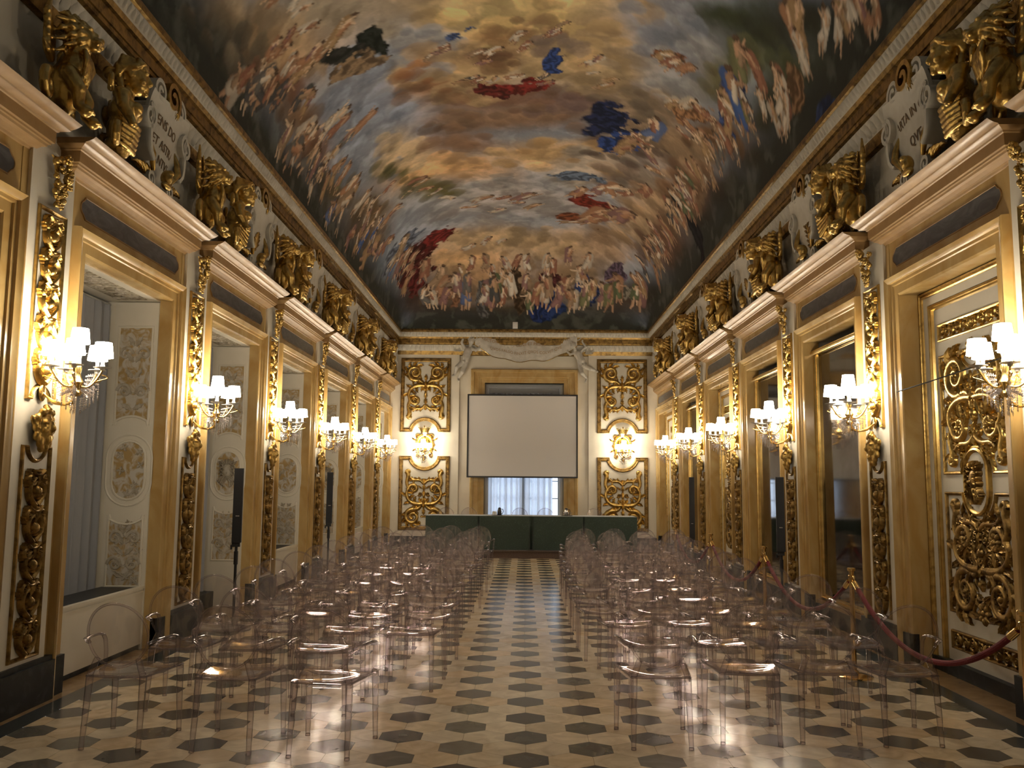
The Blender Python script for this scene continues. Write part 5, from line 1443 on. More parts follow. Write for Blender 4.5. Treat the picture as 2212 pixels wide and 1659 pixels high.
STROKES = [
((-.24,11.81,8.25),(2.79,.15,.09),(-.03,1.96,0),(.434,.314,.162),0),
((-.11,11.56,8.25),(1.12,0,0),(-.01,1.00,0),(.617,.479,.231),0),
((-2.59,10.36,7.65),(.87,1.29,.73),(-.11,.50,-.09),(.305,.254,.188),0),
((-3.23,9.14,6.79),(.28,1.17,.64),(-.13,.45,-.31),(.262,.195,.122),0),
((-2.98,10.53,7.24),(.42,1.10,.57),(-.11,.45,-.15),(.305,.216,.127),0),
((-2.29,13.29,7.87),(.79,1.05,.48),(-.24,1.56,-.15),(.209,.238,.305),0),
((-1.65,12.31,8.15),(.58,.32,.17),(-.10,.80,-.03),(.238,.262,.305),0),
((1.75,11.69,8.12),(.67,-.41,-.22),(.15,1.08,-.05),(.216,.238,.296),0),
((2.30,12.60,7.86),(.40,-.52,-.25),(.19,1.14,-.12),(.246,.246,.254),0),
((-2.96,14.13,7.26),(.51,1.73,.67),(-.17,.90,-.23),(.216,.238,.287),0),
((-1.37,18.48,8.21),(3.05,2.08,.73),(-.08,1.18,-.01),(.254,.246,.246),0),
((-1.66,17.16,8.14),(1.32,1.01,.38),(-.07,.75,-.02),(.468,.287,.138),0),
((.42,16.78,8.25),(1.58,-.05,-.02),(.02,.85,0),(.434,.287,.138),0),
((-2.24,15.77,7.90),(.44,.65,.25),(-.10,.79,-.06),(.434,.332,.202),0),
((1.48,17.26,8.19),(1.08,-.63,-.23),(.11,1.27,-.02),(.305,.262,.216),0),
((-.15,19.88,8.25),(2.82,.14,.06),(-.01,1.25,0),(.262,.246,.246),0),
((-.41,22.24,8.02),(3.25,.32,.10),(-.01,.83,-.34),(.342,.246,.144),0),
((-1.54,22.79,7.66),(1.47,.33,.09),(-.02,.40,-.28),(.434,.279,.144),0),
((1.99,21.88,7.93),(.99,-.90,-.25),(.08,.89,-.24),(.332,.231,.150),0),
((-1.16,13.24,8.24),(.88,.18,.09),(-.09,1.11,-.01),(.342,.246,.138),0),
((.73,12.50,8.25),(.78,-.02,-.01),(.07,1.16,0),(.392,.287,.156),0),
((1.21,13.06,8.23),(.50,-.12,-.06),(.12,1.39,-.01),(.323,.238,.138),0),
((-.36,14.21,8.25),(1.36,0,0),(-.01,.55,0),(.138,.080,.054),0),
((.84,14.39,8.25),(.88,-.06,-.03),(.04,.64,0),(.122,.080,.072),0),
((-1.06,15.12,8.25),(.92,.15,.07),(-.03,.54,0),(.138,.089,.058),0),
((-.04,14.98,8.25),(1.34,-.01,0),(0,.49,0),(.162,.102,.065),0),
((-1.29,16.01,8.23),(.86,.30,.12),(-.04,.50,0),(.181,.107,.065),0),
((-1.50,13.63,8.19),(.58,.28,.13),(-.05,.49,-.01),(.162,.089,.048),0),
((-1.71,12.86,8.13),(.30,.19,.09),(-.06,.49,-.02),(.216,.098,.045),0),
((-.55,12.80,8.25),(.43,0,0),(-.01,.36,0),(.117,.065,.037),0),
((.09,11.81,8.25),(.47,0,0),(0,.26,0),(.209,.122,.068),0),
((.31,12.29,8.25),(.63,0,0),(.01,.31,0),(.181,.138,.117),0),
((-.45,12.08,8.25),(.41,0,0),(-.01,.30,0),(.262,.156,.076),0),
((1.65,14.44,8.15),(.52,-.35,-.15),(.09,.82,-.03),(.162,.122,.084),0),
((2.21,13.90,7.91),(.39,-.50,-.22),(.09,.62,-.05),(.122,.098,.072),0),
((2.12,14.90,7.96),(.56,-.70,-.29),(.14,1.07,-.08),(.209,.150,.098),0),
((2.06,17.25,7.99),(.49,-.66,-.24),(.08,.71,-.04),(.138,.102,.080),0),
((1.39,16.06,8.21),(.31,-.14,-.05),(.06,.67,-.01),(.068,.048,.037),0),
((2.30,15.63,7.86),(.35,-.57,-.22),(.07,.49,-.04),(.061,.045,.037),0),
((2.80,14.58,7.45),(.32,-.88,-.34),(.16,.87,-.17),(.254,.175,.107),0),
((2.82,16.73,7.43),(.48,-1.56,-.52),(.15,.93,-.16),(.238,.156,.093),0),
((2.72,18.61,7.53),(.49,-1.55,-.48),(.16,1.18,-.16),(.296,.209,.127),0),
((-3.41,7.71,6.07),(.02,.57,.31),(-.03,.11,-.36),(.007,.007,.007),0),
((-3.40,8.52,6.20),(.07,.96,.50),(-.04,.16,-.33),(.030,.032,.027),0),
((-3.37,9.29,6.37),(.07,.69,.34),(-.08,.28,-.36),(.065,.058,.042),0),
((-3.42,8.37,5.72),(0,.85,.40),(0,.04,-.28),(.014,.018,.016),0),
((-3.42,9.07,5.67),(0,.99,.42),(0,.04,-.30),(.010,.013,.012),0),
((-3.42,10.22,5.74),(0,.88,.34),(0,.05,-.40),(.009,.011,.010),0),
((-3.42,11.46,5.76),(0,1.10,.38),(0,.05,-.38),(.012,.014,.011),0),
((-3.42,13.02,5.78),(0,1.39,.43),(0,.07,-.42),(.010,.012,.009),0),
((-3.42,14.31,5.61),(0,2.03,.55),(0,.06,-.47),(.013,.013,.010),0),
((-3.42,16.74,5.70),(.01,2.73,.65),(0,.09,-.54),(.010,.010,.008),0),
((-3.42,20.09,5.83),(.03,3.75,.77),(-.01,.13,-.53),(.007,.007,.006),0),
((-3.25,17.14,6.76),(.23,1.83,.54),(-.12,.69,-.28),(.089,.061,.037),0),
((-3.30,14.37,6.61),(.12,1.08,.37),(-.07,.36,-.21),(.072,.054,.027),0),
((-2.57,16.26,7.67),(.33,.75,.27),(-.05,.31,-.04),(.068,.065,.023),0),
((-2.05,18.17,8.00),(.52,.72,.25),(-.06,.53,-.03),(.089,.076,.025),0),
((-3.07,16.65,7.09),(.24,1.20,.39),(-.08,.49,-.13),(.089,.061,.032),0),
((-3.26,12.79,6.74),(.11,.70,.27),(-.09,.40,-.22),(.107,.054,.030),0),
((-3.24,11.63,6.77),(.13,.72,.31),(-.07,.27,-.16),(.138,.084,.048),0),
((-3.20,10.53,6.86),(.16,.68,.33),(-.08,.30,-.17),(.162,.076,.042),0),
((2.57,10.40,7.67),(.39,-.57,-.32),(.08,.33,-.06),(.027,.034,.016),0),
((2.92,10.20,7.32),(.32,-.73,-.39),(.11,.42,-.14),(.021,.025,.013),0),
((3.21,9.20,6.84),(.27,-1.06,-.58),(.12,.41,-.27),(.019,.019,.012),0),
((3.40,8.01,6.19),(.07,-1.03,-.56),(.05,.17,-.39),(.010,.011,.008),0),
((3.40,9.06,6.17),(.08,-1.32,-.64),(.04,.15,-.35),(.016,.018,.011),0),
((3.26,10.24,6.73),(.13,-.69,-.33),(.09,.31,-.22),(.042,.048,.023),0),
((2.96,10.82,7.26),(.22,-.56,-.28),(.08,.31,-.10),(.061,.065,.032),0),
((2.82,11.83,7.42),(.21,-.50,-.24),(.09,.39,-.10),(.093,.084,.042),0),
((3.29,11.18,6.66),(.15,-.98,-.43),(.09,.34,-.24),(.032,.030,.016),0),
((3.41,10.05,6.11),(.04,-1.06,-.45),(.03,.11,-.30),(.014,.014,.010),0),
((3.37,11.98,6.38),(.11,-1.30,-.49),(.06,.23,-.26),(.021,.017,.011),0),
((3.33,13.82,6.53),(.14,-1.35,-.46),(.09,.44,-.32),(.025,.019,.013),0),
((3.33,15.67,6.54),(.13,-1.43,-.43),(.12,.64,-.42),(.012,.010,.009),0),
((3.41,13.25,6.11),(.04,-1.29,-.42),(.03,.15,-.33),(.011,.009,.007),0),
((3.34,18.18,6.48),(.17,-2.36,-.61),(.13,.79,-.50),(.021,.014,.012),0),
((3.36,21.57,6.40),(.24,-2.97,-.64),(.10,.69,-.44),(.010,.008,.007),0),
((3.01,13.32,7.20),(.29,-1.02,-.41),(.09,.44,-.13),(.107,.061,.030),0),
((3.06,15.56,7.12),(.23,-1.03,-.35),(.16,.85,-.24),(.127,.072,.040),0),
((3.07,18.93,7.10),(.27,-1.53,-.43),(.19,1.20,-.30),(.098,.054,.034),0),
((-.16,23.75,6.20),(3.86,0,.02),(0,.04,-.28),(.008,.007,.006),0),
((-.16,23.69,6.48),(3.59,0,.02),(0,.05,-.17),(.027,.021,.015),0),
((-.16,23.56,6.81),(3.07,0,.02),(0,.15,-.31),(.089,.061,.037),0),
((-2.94,23.23,6.73),(.66,.75,.17),(-.07,.65,-.50),(.025,.016,.012),0),
((2.98,23.16,6.75),(.63,-.88,-.19),(.07,.55,-.39),(.034,.023,.015),0),
((-1.18,23.27,7.26),(1.51,.09,.03),(-.01,.36,-.43),(.216,.138,.076),0),
((1.22,23.16,7.38),(1.13,-.08,-.01),(.02,.36,-.38),(.181,.122,.072),0),
((-.20,13.76,8.25),(.61,-.19,0),(.01,.26,0),(.116,.013,.010),1),
((-.59,13.89,8.25),(.28,.11,0),(-.02,.20,0),(.073,.010,.008),1),
((.43,12.82,8.25),(.20,-.25,0),(.09,.30,0),(.018,.039,.142),1),
((1.48,15.14,8.19),(.44,-.23,-.10),(.09,.96,-.02),(.008,.013,.043),1),
((1.72,15.85,8.13),(.44,-.53,-.14),(.08,.46,-.02),(.015,.035,.129),1),
((2.02,15.45,8.01),(.21,-.24,-.10),(.02,.20,-.01),(.029,.064,.209),1),
((2.99,11.85,7.22),(.09,-.34,-.12),(.18,.41,-.25),(.018,.031,.100),1),
((3.02,12.40,7.18),(.07,-.28,-.10),(.13,.33,-.18),(.029,.051,.151),1),
((3.42,9.40,5.94),(0,-.34,-.17),(0,.13,-.16),(.029,.043,.100),1),
((-1.03,11.97,8.25),(.19,-.12,.01),(.01,.10,0),(.043,.067,.156),1),
((-2.22,11.60,7.91),(.20,.41,.11),(-.11,.25,-.06),(.010,.013,.010),1),
((-2.61,11.44,7.64),(.28,.34,.24),(-.02,.18,-.02),(.017,.018,.015),1),
((1.62,19.56,8.16),(.57,.15,-.16),(-.01,.45,0),(.116,.017,.010),1),
((1.27,20.88,8.23),(.50,.07,-.07),(0,.35,0),(.133,.043,.019),1),
((-2.39,21.44,7.78),(.49,-.05,.34),(.06,.60,-.01),(.116,.015,.014),1),
((-2.87,21.59,7.34),(.19,1.15,.10),(-.31,.35,-.39),(.048,.010,.009),1),
((.76,23.64,6.64),(.43,-.04,.11),(.10,.12,-.32),(.013,.026,.086),1),
((1.64,23.41,7.02),(.33,.01,-.06),(-.05,.23,-.33),(.015,.029,.093),1),
((.35,23.69,6.48),(.25,0,0),(0,.09,-.31),(.011,.021,.079),1),
((2.45,22.84,7.31),(.25,-.17,-.04),(.04,.39,-.25),(.073,.051,.076),1),
((-.17,23.43,7.05),(.25,0,0),(0,.33,-.52),(.053,.033,.019),1),
((-1.19,23.56,6.81),(.20,0,0),(-.01,.22,-.46),(.079,.079,.079),1),
((.72,23.27,7.27),(.28,0,0),(0,.14,-.17),(.064,.019,.019),1),
((2.73,23.22,6.88),(.19,-.25,.07),(.21,.20,-.29),(.124,.112,.090),1),
((-3.02,20.12,7.18),(.03,.45,.04),(-.44,-.11,-.64),(.086,.100,.133),1),
((1.15,17.95,8.24),(.65,-.04,-.06),(.01,.26,0),(.086,.112,.161),1),
((-2.54,11.91,7.69),(.36,.18,.29),(0,.25,0),(.161,.112,.067),1),
((2.08,12.11,7.98),(.27,-.10,-.13),(.01,.18,0),(.142,.061,.029),1),
((2.63,13.23,7.62),(.25,-.36,-.22),(.03,.27,-.02),(.209,.112,.056),1),
((3.34,10.14,6.50),(.02,-.20,-.08),(.09,.20,-.32),(.151,.090,.048),1),
((-3.06,22.20,7.00),(.24,.78,.19),(-.09,.69,-.26),(.070,.013,.012),1),
((-2.21,23.49,6.79),(.42,.06,.02),(-.01,.14,-.21),(.133,.070,.039),1),
((3.29,16.35,6.65),(.02,-.28,-.05),(.24,-.07,-.70),(.008,.008,.010),1),
]
FIGURES = [
((-3.35,10.01,6.44),(-3.22,10.07,6.82),'r'),
((-3.35,10.69,6.47),(-3.19,10.95,6.89),'d'),
((-3.29,10.64,6.65),(-3.07,11.04,7.10),'d'),
((-3.26,11.24,6.73),(-2.97,11.56,7.25),'d'),
((-3.23,11.74,6.81),(-2.97,11.68,7.24),'r'),
((-3.15,12.51,6.97),(-2.71,12.82,7.54),'w'),
((-3.15,12.96,6.97),(-2.74,12.99,7.51),'r'),
((-3.13,12.78,7.00),(-2.86,12.67,7.39),'w'),
((-3.12,13.47,7.01),(-2.74,13.60,7.51),'d'),
((-2.92,13.60,7.31),(-2.42,13.48,7.78),'r'),
((-3.18,10.92,6.90),(-2.88,11.12,7.36),'r'),
((-3.10,10.79,7.05),(-2.70,10.95,7.55),'r'),
((-2.91,11.12,7.33),(-2.61,11.03,7.63),'r'),
((-2.71,11.24,7.54),(-2.28,10.72,7.87),'r'),
((-3.34,11.80,6.49),(-3.09,12.28,7.07),'w'),
((-3.32,12.07,6.55),(-3.16,12.18,6.94),'r'),
((-3.31,12.16,6.59),(-3.12,12.47,7.02),'r'),
((-3.27,13.25,6.71),(-3.03,13.63,7.16),'w'),
((-3.30,12.80,6.61),(-3.08,12.71,7.08),'w'),
((-3.24,13.80,6.77),(-3.02,14.10,7.18),'r'),
((-3.30,14.40,6.61),(-3.07,14.38,7.10),'g'),
((-3.28,14.33,6.68),(-3.00,14.41,7.21),'r'),
((-3.34,13.48,6.49),(-3.19,13.47,6.89),'r'),
((-3.32,14.02,6.56),(-3.07,13.99,7.11),'r'),
((-3.32,14.95,6.54),(-3.04,15.38,7.14),'r'),
((-3.31,14.65,6.60),(-2.98,15.14,7.23),'r'),
((-3.28,15.75,6.69),(-2.95,16.11,7.27),'w'),
((-3.25,16.31,6.77),(-2.99,16.22,7.22),'m'),
((-3.22,16.99,6.82),(-2.95,16.45,7.28),'w'),
((-3.17,17.39,6.92),(-2.95,17.04,7.28),'m'),
((-3.20,18.10,6.86),(-2.97,17.57,7.24),'r'),
((-3.09,17.99,7.07),(-2.62,17.95,7.63),'r'),
((-3.28,16.77,6.68),(-3.03,16.55,7.16),'w'),
((-3.30,17.03,6.63),(-3.08,16.62,7.09),'m'),
((-3.34,17.21,6.51),(-3.07,17.32,7.10),'r'),
((-3.29,17.73,6.66),(-2.97,17.58,7.25),'b'),
((-3.28,18.71,6.68),(-2.95,19.18,7.27),'r'),
((-3.24,19.98,6.77),(-2.90,20.43,7.34),'w'),
((-3.15,20.67,6.96),(-2.79,19.75,7.46),'m'),
((-3.18,21.17,6.91),(-2.84,20.62,7.41),'b'),
((-3.09,21.52,7.05),(-2.78,20.83,7.47),'r'),
((-3.04,22.12,7.05),(-2.71,21.33,7.53),'r'),
((-2.82,22.91,7.02),(-2.58,22.13,7.51),'r'),
((-2.53,23.32,6.89),(-2.17,22.75,7.50),'m'),
((-2.48,23.48,6.74),(-2.03,23.09,7.30),'r'),
((-2.23,23.67,6.44),(-2.09,23.33,7.04),'m'),
((-1.75,23.69,6.45),(-1.63,23.27,7.20),'b'),
((-1.55,23.69,6.46),(-1.58,23.27,7.21),'b'),
((-.96,23.71,6.41),(-1.01,23.26,7.27),'m'),
((-.72,23.67,6.53),(-.54,23.40,7.08),'r'),
((.04,23.72,6.35),(.09,23.47,6.98),'g'),
((.46,23.68,6.53),(.73,23.20,7.35),'w'),
((.84,23.71,6.39),(1.00,23.36,7.15),'m'),
((1.37,23.72,6.37),(1.38,23.43,7.02),'w'),
((1.48,23.68,6.48),(1.71,23.26,7.20),'g'),
((2.16,23.66,6.48),(2.18,23.19,7.16),'m'),
((2.37,23.68,6.40),(2.29,23.17,7.14),'g'),
((2.91,23.52,6.50),(3.02,22.07,7.09),'m'),
((-1.70,23.30,7.16),(-1.75,22.86,7.56),'r'),
((-.88,23.34,7.17),(-.93,22.95,7.58),'w'),
((-.74,23.45,7.01),(-.59,23.06,7.49),'r'),
((-.50,23.46,7.00),(-.38,23.14,7.41),'w'),
((0,23.50,6.94),(.10,23.17,7.37),'m'),
((.56,23.37,7.13),(.60,23.02,7.53),'w'),
((1.46,23.41,7.05),(1.43,22.97,7.54),'w'),
((1.65,23.34,7.12),(1.52,22.93,7.56),'r'),
((3.22,22.61,6.66),(2.78,22.46,7.25),'r'),
((3.18,22.87,6.66),(2.99,22.16,7.11),'r'),
((3.20,22.35,6.74),(2.87,22.23,7.23),'r'),
((3.28,20.57,6.69),(3.00,19.44,7.21),'m'),
((3.31,20.01,6.59),(2.99,20.31,7.22),'m'),
((3.24,20.25,6.78),(2.79,20.02,7.46),'m'),
((3.28,19.25,6.67),(2.88,19.35,7.36),'m'),
((3.27,19.47,6.71),(2.90,18.99,7.33),'r'),
((3.18,19.49,6.90),(2.81,19.60,7.44),'r'),
((3.28,18.92,6.67),(2.95,19.30,7.27),'r'),
((3.24,18.26,6.76),(2.94,18.40,7.28),'r'),
((3.21,17.59,6.85),(2.93,17.36,7.30),'r'),
((3.17,17.60,6.93),(2.85,16.72,7.39),'r'),
((3.21,16.76,6.85),(2.98,16.37,7.23),'r'),
((3.16,16.33,6.95),(2.78,16.45,7.47),'w'),
((3.13,16.25,7.00),(2.83,15.87,7.41),'r'),
((3.17,15.92,6.93),(2.84,16.19,7.41),'w'),
((3.13,15.92,6.99),(2.82,15.58,7.43),'w'),
((3.14,15.24,6.98),(2.75,15.44,7.50),'g'),
((3.18,14.83,6.90),(2.82,14.83,7.42),'r'),
((3.21,14.54,6.85),(2.92,14.67,7.31),'w'),
((3.13,13.80,7.00),(2.78,13.83,7.47),'r'),
((3.16,13.55,6.94),(2.77,13.52,7.48),'r'),
((3.12,13.73,7.02),(2.89,13.46,7.35),'r'),
((3.13,13.21,7.00),(2.86,12.85,7.38),'r'),
((3.15,12.86,6.96),(2.94,12.27,7.28),'r'),
((3.05,12.50,7.14),(2.85,11.97,7.40),'r'),
((3.13,12.26,6.99),(2.82,11.94,7.43),'r'),
((3.14,11.72,6.98),(2.84,11.56,7.40),'w'),
((3.21,12.29,6.85),(2.86,12.07,7.38),'r'),
((3.20,12.31,6.86),(2.80,11.33,7.46),'b'),
((3.41,10.78,6.15),(3.21,10.62,6.84),'w'),
((3.40,10.67,6.21),(3.11,10.38,7.03),'r'),
((3.32,9.73,6.57),(2.94,9.38,7.28),'r'),
((3.30,9.68,6.63),(3.00,9.12,7.21),'r'),
((3.36,9.62,6.43),(3.12,9.55,7.02),'w'),
((3.42,7.94,6.04),(3.34,7.81,6.50),'r'),
((3.42,8.00,6.04),(3.29,8.09,6.66),'r'),
((-.92,12.76,8.25),(-.61,12.42,8.25),'m'),
((-.83,12.93,8.25),(-.52,12.75,8.25),'m'),
((-.63,12.71,8.25),(-.36,12.35,8.25),'w'),
((-.25,12.27,8.25),(-.01,11.88,8.25),'w'),
((-.18,12.53,8.25),(.05,12.36,8.25),'r'),
((-.12,12.50,8.25),(.07,12.17,8.25),'r'),
((.24,12.10,8.25),(.52,11.87,8.25),'r'),
((.32,12.01,8.25),(.51,11.80,8.25),'m'),
((.39,11.80,8.25),(.65,11.64,8.25),'m'),
((-1.26,13.57,8.23),(-1.00,13.48,8.25),'r'),
((-1.02,13.48,8.25),(-.75,13.29,8.25),'d'),
((-.91,13.65,8.25),(-.66,13.36,8.25),'r'),
((-.66,13.66,8.25),(-.43,13.35,8.25),'w'),
((-.36,13.49,8.25),(-.05,13.28,8.25),'r'),
((-.27,13.43,8.25),(0,13.27,8.25),'w'),
((.14,13.46,8.25),(.40,13.23,8.25),'d'),
((.16,13.68,8.25),(.46,13.47,8.25),'m'),
((1.90,12.34,8.06),(2.17,11.92,7.94),'r'),
((2.03,12.51,8.01),(2.32,12.00,7.85),'r'),
((2.31,12.47,7.85),(2.45,11.94,7.76),'r'),
((2.30,13.61,7.86),(2.43,13.07,7.77),'w'),
((2.29,13.65,7.87),(2.46,13.24,7.75),'r'),
((2.53,13.38,7.70),(2.67,12.77,7.57),'w'),
((1.72,16.10,8.13),(1.98,15.21,8.03),'r'),
((1.69,16.33,8.13),(2.08,15.67,7.98),'r'),
((2.12,15.16,7.96),(2.35,14.12,7.82),'b'),
((-2.32,17.82,7.85),(-1.96,18.09,8.04),'r'),
((-2.13,18.48,7.96),(-1.79,18.33,8.10),'w'),
((-1.96,18.87,8.04),(-1.58,19.22,8.17),'w'),
((-1.55,19.92,8.18),(-1.11,20.09,8.24),'r'),
((-1.21,19.86,8.23),(-.77,19.21,8.25),'w'),
((-.94,20.52,8.25),(-.44,20.21,8.25),'w'),
((-.77,19.59,8.25),(-.29,19.30,8.25),'r'),
((-.40,19.84,8.25),(.03,19.80,8.25),'m'),
((-.21,19.83,8.25),(.21,19.05,8.25),'m'),
((.01,20.38,8.25),(.35,19.83,8.25),'m'),
((.83,21.39,8.23),(1.44,21.09,8.20),'m'),
((1.35,21.32,8.21),(1.88,20.42,8.07),'m'),
((1.58,21.16,8.17),(1.95,19.59,8.04),'r'),
((1.70,20.78,8.13),(2.14,19.57,7.95),'r'),
((1.96,20.33,8.04),(2.17,19.22,7.94),'r'),
((2.13,20.32,7.96),(2.51,18.97,7.72),'m'),
((-2.91,9.89,7.33),(-2.64,10.02,7.61),'w'),
((-2.93,9.80,7.30),(-2.62,9.71,7.62),'w'),
((-3.07,9.32,7.11),(-2.73,9.45,7.53),'r'),
((-1.72,22.43,7.82),(-1.27,22.36,7.94),'w'),
((-1.16,22.43,7.92),(-.87,22.05,8.09),'w'),
((-.80,22.35,7.97),(-.48,22.16,8.05),'w'),
((-3.42,9.11,5.93),(-3.30,9.71,6.61),'w'),
((-3.41,9.82,6.08),(-3.27,10.24,6.71),'d'),
((-3.40,9.60,6.23),(-3.28,9.89,6.69),'r'),
((-3.39,10.11,6.24),(-3.23,10.68,6.81),'d'),
((-3.37,9.93,6.36),(-3.17,10.44,6.92),'d'),
((-3.21,10.68,6.85),(-2.96,10.57,7.26),'w'),
((-3.24,10.01,6.77),(-3.01,10.26,7.19),'r'),
((-3.24,10.01,6.78),(-3.02,9.99,7.17),'r'),
((-3.17,10.06,6.92),(-2.96,10.31,7.26),'r'),
((-3.10,10.15,7.05),(-2.87,10.14,7.38),'r'),
((-2.95,10.29,7.27),(-2.66,10.45,7.59),'w'),
((-3.40,11.89,6.18),(-3.26,12.11,6.72),'w'),
((-3.41,11.23,6.10),(-3.26,11.64,6.72),'m'),
((-3.41,11.60,6.12),(-3.26,12.24,6.73),'d'),
((-3.39,12.93,6.27),(-3.21,12.96,6.84),'d'),
((-3.39,12.34,6.25),(-3.19,12.92,6.89),'d'),
((-3.38,12.98,6.30),(-3.20,13.00,6.87),'m'),
((-3.41,13.00,6.13),(-3.29,13.38,6.66),'w'),
((-3.40,13.17,6.23),(-3.23,13.33,6.80),'d'),
((-3.40,13.75,6.22),(-3.22,13.77,6.81),'r'),
((-3.39,14.81,6.26),(-3.12,15.34,7.02),'m'),
((-3.41,14.47,6.09),(-3.33,14.55,6.51),'b'),
((-3.41,14.20,6.09),(-3.29,14.69,6.64),'b'),
((-3.42,14.34,6.00),(-3.34,14.56,6.49),'b'),
((-3.41,15.08,6.09),(-3.27,15.25,6.70),'d'),
((-3.41,15.88,6.12),(-3.29,16.47,6.65),'m'),
((-3.38,16.83,6.33),(-3.19,17.39,6.89),'b'),
((-3.41,16.79,6.10),(-3.25,16.75,6.75),'r'),
((-3.34,18.57,6.49),(-3.11,18.72,7.03),'m'),
((-3.40,17.38,6.16),(-3.16,18.48,6.94),'r'),
((-3.26,19.11,6.74),(-3.00,18.91,7.20),'r'),
((-3.34,18.09,6.49),(-3.12,17.80,7.02),'d'),
((-3.35,20.38,6.47),(-3.07,20.56,7.10),'b'),
((-3.24,21.48,6.77),(-2.94,20.89,7.29),'d'),
((-3.18,21.14,6.91),(-2.75,20.93,7.50),'r'),
((-3.29,21.15,6.64),(-2.95,20.61,7.27),'m'),
((-3.25,21.21,6.76),(-2.90,20.69,7.34),'m'),
((-3.27,21.81,6.67),(-2.92,21.60,7.28),'d'),
((-3.24,22.59,6.62),(-2.89,22.16,7.23),'m'),
((-3.26,22.69,6.57),(-3.00,22.20,7.08),'r'),
((-2.72,23.61,6.45),(-2.80,23.05,6.95),'d'),
((-2.52,23.64,6.45),(-2.54,23.27,6.94),'w'),
((-1.89,23.55,6.76),(-1.88,23.05,7.38),'m'),
((-1.43,23.58,6.77),(-1.57,23.12,7.38),'d'),
((-1.15,23.66,6.56),(-1.06,23.37,7.12),'w'),
((-.73,23.59,6.76),(-.81,23.15,7.40),'g'),
((-.68,23.67,6.56),(-.82,23.22,7.32),'d'),
((-.35,23.59,6.75),(-.46,23.16,7.39),'w'),
((.28,23.68,6.50),(.45,23.32,7.20),'r'),
((.57,23.61,6.71),(.64,23.22,7.33),'m'),
((1.23,23.64,6.63),(1.12,23.21,7.33),'r'),
((1.26,23.69,6.47),(1.27,23.44,7.01),'m'),
((1.87,23.58,6.70),(1.83,23.18,7.27),'r'),
((2.48,23.57,6.60),(2.48,22.81,7.31),'r'),
((2.71,23.48,6.64),(2.49,23.03,7.16),'g'),
((3.08,23.35,6.54),(3.00,22.64,6.96),'g'),
((-1.45,23.14,7.37),(-1.43,22.68,7.75),'r'),
((-1.07,23.16,7.38),(-1.03,22.67,7.79),'m'),
((-.49,23.18,7.37),(-.61,22.75,7.74),'w'),
((-.22,23.11,7.44),(-.12,22.68,7.79),'r'),
((.13,23.15,7.40),(.02,22.68,7.79),'w'),
((.62,23.16,7.39),(.67,22.65,7.81),'w'),
((.69,23.23,7.32),(.81,22.80,7.71),'r'),
((1.25,23.00,7.53),(1.15,22.42,7.93),'m'),
((1.62,23.09,7.40),(1.69,22.49,7.80),'w'),
((3.36,21.10,6.40),(3.13,20.60,6.99),'r'),
((3.22,21.79,6.78),(2.80,21.38,7.43),'d'),
((3.14,20.82,6.98),(2.82,20.43,7.42),'r'),
((3.13,19.96,7.00),(2.75,19.83,7.50),'d'),
((3.24,18.68,6.78),(3.00,18.39,7.20),'m'),
((3.21,19.49,6.85),(2.90,19.10,7.33),'d'),
((3.24,17.97,6.78),(2.82,18.06,7.42),'r'),
((3.14,18.86,6.98),(2.69,18.82,7.56),'r'),
((3.23,17.00,6.81),(2.92,16.69,7.31),'d'),
((3.09,17.73,7.07),(2.86,17.09,7.38),'d'),
((3.23,16.45,6.80),(3.05,16.04,7.13),'r'),
((3.22,17.04,6.82),(2.94,17.14,7.29),'m'),
((3.26,17.10,6.73),(2.98,16.75,7.23),'r'),
((3.20,16.53,6.86),(2.92,16.08,7.31),'g'),
((3.29,16.13,6.65),(3.00,16.27,7.20),'g'),
((3.28,15.91,6.69),(3.04,15.40,7.15),'r'),
((3.21,15.85,6.85),(2.88,15.83,7.37),'m'),
((3.20,14.94,6.86),(2.97,14.50,7.25),'m'),
((3.15,14.87,6.96),(2.88,14.47,7.36),'r'),
((3.28,14.41,6.68),(3.10,14.18,7.06),'r'),
((3.28,14.23,6.68),(3.06,14.09,7.12),'m'),
((3.11,14.08,7.03),(2.72,13.66,7.53),'r'),
((3.23,13.49,6.81),(2.95,13.13,7.27),'d'),
((3.23,13.90,6.80),(2.94,13.44,7.29),'d'),
((3.32,12.90,6.56),(3.14,12.64,6.98),'d'),
((3.25,13.05,6.76),(2.90,12.87,7.33),'r'),
((3.34,11.83,6.49),(3.17,11.84,6.92),'d'),
((3.28,11.78,6.68),(3.11,11.58,7.04),'d'),
((3.24,11.96,6.78),(3.06,11.65,7.12),'g'),
((3.28,11.41,6.68),(3.11,11.08,7.03),'w'),
((3.07,11.43,7.10),(2.73,10.66,7.52),'g'),
((3.20,11.15,6.87),(2.87,10.66,7.37),'r'),
((3.36,10.90,6.41),(3.20,10.31,6.86),'w'),
((3.39,10.87,6.25),(3.28,10.42,6.69),'w'),
((3.40,10.89,6.21),(3.22,11.05,6.82),'w'),
((3.34,9.21,6.48),(3.21,8.71,6.84),'w'),
((3.38,8.82,6.33),(3.25,8.37,6.75),'w'),
((3.39,8.52,6.28),(3.23,8.55,6.80),'r'),
((3.38,8.30,6.34),(3.15,8.30,6.96),'w'),
((3.37,8.44,6.36),(3.24,8.38,6.78),'w'),
((2.96,12.86,7.25),(2.60,13.01,7.64),'r'),
((2.84,13.74,7.41),(2.57,13.63,7.67),'r'),
((2.82,13.68,7.43),(2.58,13.53,7.66),'r'),
((2.79,14.04,7.46),(2.53,14.00,7.70),'r'),
((-1.65,12.68,8.15),(-1.36,12.45,8.22),'m'),
((-1.45,12.58,8.20),(-1.14,12.33,8.24),'m'),
((-1.37,12.38,8.21),(-1.12,12.26,8.24),'r'),
